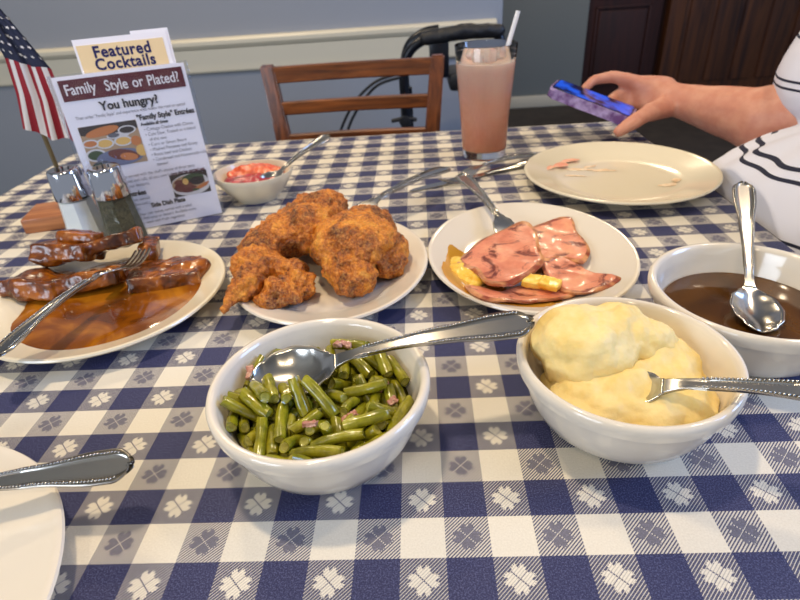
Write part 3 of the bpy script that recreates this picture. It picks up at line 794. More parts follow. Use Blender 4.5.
# ------------------------------------------------------------------ chair at the far side
def slat(name, p0, p1, h, th, root, bow=.012):
    V = []; F = []; n = 12
    for i in range(n+1):
        t = i/n; x = p0[0]+(p1[0]-p0[0])*t; y = p0[1]+bow*math.sin(PI*t); z = p0[2]+(p1[2]-p0[2])*t
        for a, b in ((-th/2, -h/2+.003), (-th/2, h/2-.003), (-th/2+.003, h/2), (th/2-.003, h/2), (th/2, h/2-.003), (th/2, -h/2+.003), (th/2-.003, -h/2), (-th/2+.003, -h/2)):
            V.append((x, y+a, z+b))
    for i in range(n):
        for j in range(8): F.append((i*8+j, i*8+(j+1) % 8, (i+1)*8+(j+1) % 8, (i+1)*8+j))
    F += [tuple(range(7, -1, -1)), tuple(n*8+j for j in range(8))]
    return me(name, V, F, M['chair_wood_h'], root, True, 30)
def make_chair(name, label, loc, rotz, top=.865, hw_top=.195, hw_seat=.175, group=None):
    r = empty(name, loc, (0, 0, rotz)); tag(r, label, 'chair', group)
    for s in (-1, 1):
        bm = bmesh.new(); secs = [(0, s*.17, .215, .017), (.42, s*hw_seat, .19, .019), (.62, s*(hw_seat+.008), .20, .018), (top, s*hw_top, .235, .016)]
        rings = []
        for z, x, y, q in secs:
            rings.append([bm.verts.new((x+a*q, y+b*q*.8, z)) for a, b in ((-1, -1), (1, -1), (1, 1), (-1, 1))])
        for i in range(3):
            for j in range(4): bm.faces.new((rings[i][j], rings[i][(j+1) % 4], rings[i+1][(j+1) % 4], rings[i+1][j]))
        bm.faces.new(rings[0][::-1]); bm.faces.new(rings[-1])
        bmesh.ops.bevel(bm, geom=[e for e in bm.edges], offset=.004, segments=2, affect='EDGES')
        from_bm('back_post', bm, M['chair_wood'], r, True, 30)
        bm = bmesh.new(); box_bm(bm, (s*.175-.017, -.20, 0), (s*.175+.017, -.166, .425), .003); from_bm('front_leg', bm, M['chair_wood'], r, True, 30)
    k2 = lambda z: hw_seat+.008+(hw_top-hw_seat-.008)*(z-.62)/(top-.62)
    y2 = lambda z: .20+.035*(z-.62)/(top-.62)
    for z, h in ((top-.022, .036), (top-.095, .030), (top-.168, .030), (top-.24, .030)):
        slat('back_slat', (-k2(z)+.014, y2(z), z), (k2(z)-.014, y2(z), z), h, .016, r, .010)
    box('seat', (-.205, -.215, .425), (.205, .185, .455), M['chair_wood_h'], r, .01, None, 3)
    box('seat_rail', (-.17, -.19, .37), (.17, -.172, .425), M['chair_wood_h'], r, .002)
    for s in (-1, 1): box('side_stretcher', (s*.172-.009, -.18, .19), (s*.172+.009, .2, .212), M['chair_wood'], r, .003)
    return r
make_chair('dining_chair', 'brown wooden ladder back chair facing the table before the grey wall', (-.146, .935, 0), -.022, .846, .196, .165)
make_chair('dining_chair', 'wooden chair the person in striped shirt is sitting on', (.735, .52, 0), -PI/2+.1)

# ------------------------------------------------------------------ rollator behind the chair
w = empty('rollator_walker', (.12, 1.52, 0)); tag(w, 'folded black rollator walker standing behind the wooden chair', 'walker')
for k_, dy in ((0, 0), (1, .16)):
    tube('side_tube', spline([(-.15, dy, .10), (-.15, dy, .60), (-.152, dy, .74), (-.135, dy, .805), (-.09, dy, .838), (-.04, dy, .846)], 6), .014, M['black_metal'], w, 14)
tube('front_post', spline([(-.155, .05, .06), (-.150, .03, .5), (-.148, .02, .71)], 4), .019, M['black_metal'], w, 14)
blob('padded_backrest', [('c', (-.085, -.01, .842), (.02, -.01, .853), .018, .022), ('c', (.02, -.01, .853), (.12, -.01, .850), .022, .018)], .005, [(.002, .02, 2)], M['rubber'], w)
box('bracket', (-.075, -.015, .735), (-.02, .03, .845), M['black_metal'], w, .006)
box('seat_pad', (-.02, -.01, .695), (.12, .16, .745), M['rubber'], w, .012)
lathe('height_knob', [(0, 0), (.016, 0), (.018, .006), (.016, .014), (0, .016)], M['rubber'], w, 20, (-.155, -.01, .62)).rotation_euler = (PI/2, 0, 0)
tube('knob_lever', [(-.195, -.01, .622), (-.155, -.015, .63), (-.12, -.01, .622)], .006, M['rubber'], w, 10)
for q in (0, .035):
    tube('brake_cable', spline([(-.16, -.01, .755-q*.3), (-.24, -.02, .735-q*.4), (-.32, -.02, .66-q), (-.37+q*.4, -.01, .54-q), (-.33, .0, .40), (-.2, .02, .32)], 8), .0042, M['rubber'], w, 8)
for xx in (-.15, .13):
    for dy in (0, .3):
        o = lathe('wheel', [(0, -.012), (.03, -.012), (.075, -.014), (.085, -.008), (.085, .008), (.075, .014), (.03, .012), (0, .012)], M['rubber'], w, 36, (xx, dy, .085)); o.rotation_euler = (0, PI/2, 0)
tube('side_tube', spline([(.13, 0, .10), (.13, 0, .6), (.13, 0, .80), (.11, 0, .846)], 6), .014, M['black_metal'], w, 14)
for xx in (-.15, .13): tube('lower_rail', [(xx, -.005, .16), (xx, .30, .085)], .011, M['black_metal'], w, 10)
tube('cross_bar', [(-.15, 0, .30), (.13, 0, .30)], .011, M['black_metal'], w, 10)

# ------------------------------------------------------------------ person
PH = {}
def P_(x, y, z): return (x, y, z+H)
def build_person():
    pr = []
    c = lambda a, b, ra, rb: pr.append(('c', P_(*a), P_(*b), ra, rb))
    e = lambda a, r, rot=(0, 0, 0): pr.append(('e', P_(*a), r, rot))
    # trunk, leaning back a little
    e((.61, .50, -.18), (.15, .18, .13)); e((.615, .50, -.04), (.13, .165, .14)); e((.68, .50, .14), (.125, .17, .16)); c((.71, .34, .31), (.71, .66, .31), .05, .05)
    c((.72, .50, .35), (.715, .50, .45), .055, .05)
    e((.695, .50, .525), (.098, .078, .125)); e((.655, .50, .465), (.055, .055, .05))   # head, jaw
    c((.602, .50, .535), (.588, .50, .505), .009, .013); e((.60, .50, .472), (.012, .024, .006)); e((.603, .50, .462), (.012, .022, .006))
    for s in (-1, 1):
        e((.71, .50+s*.08, .515), (.018, .008, .030)); e((.613, .50+s*.032, .535), (.014, .016, .010)); e((.610, .50+s*.033, .560), (.012, .024, .006))
    # far arm reaching over the table to the phone
    c((.71, .665, .30), (.610, .655, .070), .052, .048)
    c((.610, .655, .060), (.530, .695, .040), .050, .049); c((.530, .695, .040), (.445, .785, .053), .047, .0265)
    c((.452, .778, .052), (.425, .800, .058), .026, .026)
    # palm
    c((.425, .812, .068), (.388, .824, .074), .021, .017); c((.425, .800, .056), (.392, .822, .060), .022, .017); c((.425, .790, .047), (.396, .812, .046), .020, .016)
    # index finger arching along the far edge of the phone
    c((.388, .822, .078), (.345, .835, .088), .0125, .0105); c((.345, .835, .088), (.312, .834, .086), .0105, .0090); c((.312, .834, .086), (.294, .822, .074), .0090, .0078)
    # middle, ring, little under the phone
    for i, (y0, z0, l) in enumerate(((.836, .070, .9), (.834, .058, .8), (.826, .047, .65))):
        k0 = (.385, y0, z0); k1 = (.385-.042*l, y0-.004, z0-.016); k2 = (k1[0]-.020*l, y0-.034, k1[2]-.003); k3 = (k2[0]+.002, y0-.054, k2[2]+.004)
        c(k0, k1, .0115, .0098); c(k1, k2, .0098, .0088); c(k2, k3, .0088, .0078)
    # thumb
    c((.420, .780, .046), (.378, .744, .047), .0185, .0150); c((.378, .744, .047), (.347, .720, .040), .0135, .0122); c((.347, .720, .040), (.321, .706, .031), .0122, .0102)
    # near arm resting in the lap
    c((.71, .335, .30), (.70, .31, .06), .048, .042); c((.70, .31, .06), (.53, .36, -.13), .040, .028)
    c((.53, .36, -.13), (.470, .385, -.142), .030, .024)
    for i in range(4): 
        c((.455, .365+i*.018, -.147), (.41, .375+i*.019, -.158), .0095, .0085); c((.41, .375+i*.019, -.158), (.387, .38+i*.019, -.172), .0085, .0075)
    c((.475, .40, -.14), (.440, .43, -.145), .012, .010)
    # legs
    for s in (-1, 1):
        c((.60, .50+s*.09, -.21), (.27, .50+s*.11, -.20), .082, .062); c((.27, .50+s*.11, -.20), (.27, .50+s*.11, -.66), .056, .036)
        c((.29, .50+s*.11, -.71), (.13, .50+s*.12, -.722), .035, .026)
    o = blob('person', pr, .0038, [(.0012, .03, 2)], M['skin'], None, None, 4)
    tag(o, 'person in striped white shirt reaching over the table holding a phone', 'person')
    # shirt
    sp = [('e', P_(.600, .50, -.16), (.170, .205, .14)), ('e', P_(.568, .500, -.055), (.200, .205, .132)), ('e', P_(.655, .50, .08), (.135, .195, .16)), ('e', P_(.695, .50, .22), (.135, .19, .14)),
          ('c', P_(.71, .32, .31), P_(.71, .68, .31), .062, .062), ('c', P_(.715, .675, .30), P_(.601, .662, .098), .074, .080), ('c', P_(.715, .325, .30), P_(.70, .305, .12), .066, .07)]
    def folds(v):
        a = math.atan2(v.co.y-.5, v.co.x-.6); z = v.co.z-H
        k = max(0, 1-max(0, z)/.35)
        v.co += v.normal*(.0022*k*math.sin(a*17+3*math.sin(z*14)+z*8))
        if z < .030 and v.co.x < .410: v.co.x = .410
    s = blob('striped_shirt', sp, .0055, [(.003, .09, 2)], M['shirt'], o, None, 5, None, folds)
    blob('hair', [('e', P_(.722, .50, .56), (.098, .092, .11)), ('e', P_(.745, .50, .48), (.07, .094, .10))], .006, [(.006, .02, 3)], M['hair'], o)
    tr = [('e', P_(.60, .50, -.20), (.165, .19, .115))]
    for s_ in (-1, 1):
        tr += [('c', P_(.60, .50+s_*.09, -.21), P_(.27, .50+s_*.11, -.20), .090, .072), ('c', P_(.27, .50+s_*.11, -.20), P_(.27, .50+s_*.11, -.62), .068, .058)]
    blob('trousers', tr, .008, [(.006, .06, 2)], M['trousers'], o)
    for s_ in (-1, 1): blob('shoe', [('c', P_(.30, .50+s_*.11, -.702), P_(.13, .50+s_*.12, -.712), .045, .036)], .006, [], M['black_metal'], o, zfloor=.002)
    for s_ in (-1, 1):
        q = bmesh.new(); bmesh.ops.create_uvsphere(q, u_segments=16, v_segments=10, radius=.011)
        ee = from_bm('eye', q, [M['flag_white']], o, loc=P_(.6085, .50+s_*.032, .537))
        q = bmesh.new(); bmesh.ops.create_uvsphere(q, u_segments=12, v_segments=8, radius=.0052)
        from_bm('iris', q, [M['hair']], ee, loc=(-.0072, 0, 0))
build_person()

# phone
def phone():
    nl = Vector((.222, .772, .0905)); nr = Vector((.3290, .7220, .0520)); d = (nr-nl).normalized(); L = .140
    wv = Vector((.018, .066, .004)); n = d.cross(wv).normalized(); wv = n.cross(d).normalized(); Wd = .070
    r = empty('smartphone', (0, 0, 0)); m = Matrix((d, wv, n)).transposed().to_4x4()
    r.matrix_world = Matrix.Translation(nl+Vector((0, 0, H))) @ m
    def rr(x0, y0, x1, y1, rad, z0, z1, name, mat, bev):
        bm = bmesh.new(); pts = []
        for cx, cy, a0 in ((x1-rad, y1-rad, 0), (x0+rad, y1-rad, 90), (x0+rad, y0+rad, 180), (x1-rad, y0+rad, 270)):
            for j in range(7): a = math.radians(a0+15*j); pts.append((cx+rad*math.cos(a), cy+rad*math.sin(a)))
        lo = [bm.verts.new((x, y, z0)) for x, y in pts]; hi = [bm.verts.new((x, y, z1)) for x, y in pts]; k3 = len(pts)
        bm.faces.new(lo[::-1]); bm.faces.new(hi)
        for i in range(k3): bm.faces.new((lo[i], lo[(i+1) % k3], hi[(i+1) % k3], hi[i]))
        if bev:
            es = [e for e in bm.edges if abs(e.verts[0].co.z-e.verts[1].co.z) < 1e-6]
            bmesh.ops.bevel(bm, geom=es, offset=bev, segments=3, affect='EDGES')
        return from_bm(name, bm, mat, r, True, 40)
    rr(0, 0, L, Wd, .010, -.016, .0, 'phone_case', M['case'], .003)
    rr(.003, .003, L-.003, Wd-.003, .008, -.004, .0008, 'phone_body', M['phone_body'], .0003)
    rr(.005, .005, L-.005, Wd-.005, .007, .0008, .0012, 'phone_screen', M['screen'], 0)
    tag(r, 'smartphone in purple case with blue lit screen held over the table', 'phone')
phone()

# ------------------------------------------------------------------ fried chicken
CD = [(.0045, .020, 3), (.0022, .006, 3)]
blob('fried_chicken_breast', [('e', (-.1300, .3700, .0400), (.036, .056, .026), (0, -15, -38)), ('e', (-.1100, .4120, .0400), (.033, .032, .026), (0, 0, 0)), ('e', (-.1560, .3400, .0340), (.026, .030, .022), (0, 0, 0)),
      ('e', (-.115, .362, .046), (.030, .034, .026))], .0014, CD, M['chicken'], None, T(0, 0), 4, .0066)['label'] = 'large fried chicken breast at the back left of the chicken plate'
bpy.data.objects['fried_chicken_breast']['category'] = 'fried chicken'
bpy.data.objects['fried_chicken_breast']['group'] = 'fried chicken pieces on the plate'
o = blob('fried_chicken_wing', [('e', (-.1600, .2970, .0370), (.020, .026, .017), (15, 0, -10)), ('c', (-.1570, .2850, .0350), (-.1660, .2620, .0290), .015, .0105), ('c', (-.1660, .2620, .0290), (-.1730, .2420, .0240), .0095, .0055),
      ('c', (-.1580, .2680, .0300), (-.1600, .2560, .0270), .008, .005),
      ('c', (-.1560, .3100, .0330), (-.1220, .2990, .0300), .015, .012), ('c', (-.1400, .3000, .0320), (-.1180, .2960, .0260), .012, .014)], .0012, CD, M['chicken'], None, T(0, 0), 3, .0066)
tag(o, 'fried chicken wing hanging over the left rim of the chicken plate', 'fried chicken', 'fried chicken pieces on the plate')
o = blob('fried_chicken_drumette', [('e', (-.1270, .2720, .0210), (.019, .017, .014)), ('c', (-.1420, .2620, .0170), (-.1250, .2740, .0220), .011, .014), ('e', (-.1150, .2830, .0220), (.016, .015, .0145)), ('c', (-.1380, .2660, .0160), (-.148, .2740, .0200), .009, .007)],
      .0012, [(.005, .013, 3), (.002, .005, 3)], M['chicken'], None, T(0, 0), 3, .0066)
tag(o, 'small knobbly fried chicken piece below the wing, front of the plate', 'fried chicken', 'fried chicken pieces on the plate')
o = blob('fried_chicken_thigh', [('e', (-.0590, .3340, .0400), (.043, .046, .030), (-12, 14, 18)), ('e', (-.0820, .3300, .0420), (.024, .040, .025), (0, 0, 0)), ('e', (-.0600, .2850, .0240), (.022, .021, .0180)), ('e', (-.0700, .3000, .0320), (.024, .022, .022)),
      ('e', (-.0310, .3300, .0280), (.022, .034, .020), (0, 20, 0)), ('e', (-.0560, .3640, .0400), (.035, .028, .024))], .0014, CD, M['chicken'], None, T(0, 0), 4, .0066)
tag(o, 'large dark crusted fried chicken thigh at the right of the chicken plate', 'fried chicken', 'fried chicken pieces on the plate')

# ------------------------------------------------------------------ ham and pineapple
def ham_lift(x, y):
    e = math.hypot((x-.1155)/.1045, (y-.340)/.1234)
    return max(0, interp(e, [(0, .0055), (.64, .0062), (.70, .0088), (.80, .0142), (.955, .0198), (1.3, .03)])-.0058)
def slab(name, pts, z0, th, mats, label, cat, group, lift=None, wav=.0012, seed=0):
    """a slice from its outline, gently buckled; the rim gets its own browned edge"""
    n0 = len(pts); P = []
    for i in range(n0):
        p0, p1, p2, p3 = [Vector(pts[(i+q) % n0]) for q in (-1, 0, 1, 2)]
        for j in range(5):
            t = j/5; P.append(.5*((2*p1)+(-p0+p2)*t+(2*p0-5*p1+4*p2-p3)*t*t+(-p0+3*p1-3*p2+p3)*t**3))
    c = sum(P, Vector((0, 0)))/len(P); n = len(P); V = []; F = []; mi = []; rings = 9
    def zz(x, y): return z0+(lift(x, y) if lift else 0)+wav*noise.noise(Vector((x*45+seed, y*45, 0)))*2
    for sgn in (1, 0):
        for r in range(rings):
            k3 = (r+1)/rings
            for p in P:
                q = c+(p-c)*k3
                if r == rings-1: q = q+(p-c).normalized()*.0007*noise.noise(Vector((p.x*300, p.y*300, seed)))*2
                inset = -th*.28 if (r == rings-1 and sgn) else (th*.28 if r == rings-1 else 0)
                V.append((q.x, q.y, zz(q.x, q.y)+(th if sgn else 0)+inset))
        V.append((c.x, c.y, zz(c.x, c.y)+(th if sgn else 0)))
    B = rings*n+1
    for sgn in (0, 1):
        o_ = sgn*B
        for i in range(n):
            j = (i+1) % n
            f = (o_+B-1, o_+i, o_+j); F.append(f if sgn == 0 else f[::-1]); mi.append(0)
            for r in range(rings-1):
                f = (o_+r*n+i, o_+(r+1)*n+i, o_+(r+1)*n+j, o_+r*n+j); F.append(f if sgn == 0 else f[::-1]); mi.append(1 if r == rings-2 else 0)
    for i in range(n):
        j = (i+1) % n; F.append(((rings-1)*n+i, B+(rings-1)*n+i, B+(rings-1)*n+j, (rings-1)*n+j)); mi.append(1)
    o = me(name, V, F, mats, None, True, 60, mi, T(0, 0)); return tag(o, label, cat, group)
HM = [M['ham'], M['ham_edge']]
slab('ham_slice', [(.0452, .2733), (.0668, .2661), (.0974, .2837), (.1293, .3002), (.1477, .2666), (.1292, .2500), (.0998, .2400), (.0634, .2377), (.0455, .2557)], .0068, .004, HM, 'flat ham slice at the front of the ham plate, under the others', 'ham slice', 'ham slices on the plate', ham_lift)
slab('ham_slice', [(.1281, .3533), (.154, .3234), (.1678, .3013), (.1890, .2802), (.177, .2640), (.1501, .2540), (.131, .2666), (.1226, .3015)], .0090, .004, HM, 'pointed ham slice glazed yellow reaching toward the right rim', 'ham slice', 'ham slices on the plate', lambda x, y: .05*max(0, .16-x)+ham_lift(x, y)*.5, seed=3)
slab('ham_slice', [(.1286, .4009), (.1724, .4184), (.1769, .3827), (.1798, .3459), (.1649, .3162), (.1447, .3268), (.1282, .3198), (.1184, .3464)], .0100, .0045, HM, 'ham slice at the back right of the ham plate', 'ham slice', 'ham slices on the plate', lambda x, y: .06*max(0, .15-x)+ham_lift(x, y)*.7, seed=5)
slab('ham_slice', [(.0400, .3278), (.0678, .3646), (.0957, .3900), (.1200, .4034), (.1303, .3855), (.1257, .3348), (.1245, .3089), (.1090, .2882), (.0902, .2710), (.0719, .2582), (.0620, .2680), (.0569, .2988)], .0150, .0060, HM, 'largest charred ham slice lying on top at the left', 'ham slice', 'ham slices on the plate', lambda x, y: .05*(x-.08)-.3*max(0, .06-x)+ham_lift(x, y), seed=9)
o = blob('pineapple_chunk', [('e', (.0455, .3150, .0110), (.017, .030, .0060), (0, 0, 10)), ('e', (.052, .296, .0110), (.014, .016, .005))], .0012, [(.002, .008, 2)], M['pineapple'], None, T(0, 0), 2, .0062)
tag(o, 'yellow pineapple lying left of the top ham slice', 'pineapple', 'pineapple pieces on the ham plate')
o = blob('pineapple_chunk', [('b', (.1130, .2780, .0160), (.015, .008, .0032), (6, 4, -18)), ('b', (.1230, .2720, .0170), (.009, .008, .003), (0, 4, -30))], .0010, [(.001, .008, 2)], M['pineapple'], None, T(0, 0), 2)
tag(o, 'pale pineapple piece in front of the ham slices near the potato bowl', 'pineapple', 'pineapple pieces on the ham plate')
slab('ham_glaze', [(.030, .345), (.036, .368), (.052, .360), (.070, .330), (.085, .280), (.110, .262), (.130, .256), (.1200, .2350), (.08, .236), (.045, .250), (.030, .280), (.024, .310)], .0052, .0012, [M['glaze'], M['glaze']], 'puddle of yellow fruit glaze on the ham plate', 'glaze', None, ham_lift, .0002)

# ------------------------------------------------------------------ beef in gravy
gp = [(math.cos(a)*.0895*(1+.04*math.sin(3*a+1)+.03*math.sin(7*a)), math.sin(a)*.0895*(1+.04*math.sin(3*a+1)+.03*math.sin(7*a))) for a in [i*PI/12 for i in range(24)]]
slab('gravy_pool', [(x-.3070, y*.97+.2900) for x, y in gp], .0074, .0058, [M['gravy'], M['gravy']], 'pool of glossy brown gravy filling the beef plate', 'gravy', None, None, .0002)
BF = [(.0030, .022, 2), (.0006, .006, 2)]
def beef(prims, label, name='beef_slice'):
    o = blob(name, prims, .0014, BF, M['beef'], None, T(0, 0), 9, .0070); return tag(o, label, 'beef slice', 'gravy covered beef slices')
beef([('b', (-.3850, .3100, .0200), (.030, .026, .0095), (-18, 2, -8)), ('b', (-.3430, .3160, .0200), (.036, .023, .0090), (-20, -2, 12)), ('e', (-.395, .308, .022), (.024, .026, .014))], 'lower front gravy covered beef slice at the left, under the stack')
beef([('b', (-.3700, .3430, .0400), (.028, .022, .0090), (-24, 4, 0)), ('b', (-.3320, .3570, .0410), (.034, .016, .0078), (-22, -6, 22)), ('e', (-.382, .340, .041), (.020, .022, .012))], 'long beef slice stacked on top, reaching right toward the pepper shaker')
beef([('b', (-.3560, .3540, .0520), (.021, .011, .0055), (-16, 2, -6)), ('e', (-.368, .352, .053), (.014, .011, .0075))], 'smallest beef piece topmost on the stack')
beef([('b', (-.2640, .3290, .0150), (.034, .029, .0085), (-8, 4, 14)), ('e', (-.2500, .3340, .0170), (.030, .024, .0100))], 'beef slice sunk in gravy at the right of the plate')
beef([('b', (-.2980, .3720, .0230), (.0085, .016, .0110), (0, 10, 12)), ('e', (-.2980, .3700, .0240), (.010, .020, .0130), (0, 12, 12))], 'narrow dull brown beef end piece standing behind the fork tines')

# ------------------------------------------------------------------ gravy, relish, potato
lathe('brown_gravy', [(0, .0325), (.055, .0325), (.0595, .0330), (.0602, .0322), (.056, .022), (.0440, .0130), (.03, .0095), (0, .0088)], M['gravy_bowl'], None, 72, T(*GB))
tag(bpy.data.objects['brown_gravy'], 'dark brown gravy filling the right hand bowl', 'gravy')
o = blob('red_relish', [('e', (0, 0, .026), (.046, .040, .0080)), ('e', (-.004, -.012, .029), (.035, .022, .0070))], .0016, [(.003, .012, 3)], M['relish'], None, T(-.232, .583), 3)
tag(o, 'dark red chunky relish in the small oval bowl, front half', 'relish')
o = blob('pink_apple_relish', [('e', (.005, .018, .033), (.036, .018, .0095), (0, 6, 0)), ('e', (-.022, .014, .032), (.020, .018, .007))], .0016, [(.003, .012, 3)], M['relish_pink'], None, T(-.232, .583), 3)
tag(o, 'coral pink apple relish heaped at the back of the small oval bowl', 'relish')

def post_pot(v):
    # keep the potato inside the bowl where it touches the china
    r = math.hypot(v.co.x, v.co.y); z = v.co.z
    lim = interp(z, [(0, .020), (.0085, .026), (.0120, .041), (.0200, .0500), (.0300, .0560), (.0430, .0600), (.055, .0630), (.075, .075)])
    if r > lim and z < .058:
        v.co.x *= lim/r; v.co.y *= lim/r
o = blob('mashed_potato', [('e', (.006, -.004, .026), (.056, .054, .022)), ('e', (-.020, -.020, .034), (.034, .030, .018)), ('e', (.010, -.014, .034), (.044, .036, .018), (0, 0, -20)), ('e', (.026, .012, .036), (.032, .036, .016))], .0016,
      [(.0050, .028, 2), (.0014, .009, 3)], M['potato'], None, T(*PB), 3, .0072, post_pot)
tag(o, 'lower mound of mashed potato filling the bowl around the spoon', 'mashed potato', 'mashed potato scoops')
o = blob('mashed_potato', [('e', (-.0210, .0180, .0530), (.036, .032, .0240), (0, 6, 12)), ('e', (.0080, .0260, .0520), (.032, .026, .0190), (0, 10, -10)), ('e', (-.028, .002, .046), (.026, .022, .018))], .0014,
      [(.0055, .026, 2), (.0012, .008, 3)], M['potato'], None, T(*PB), 3, .0072, post_pot)
tag(o, 'smooth big scoop of mashed potato piled at the back left of the bowl', 'mashed potato', 'mashed potato scoops')

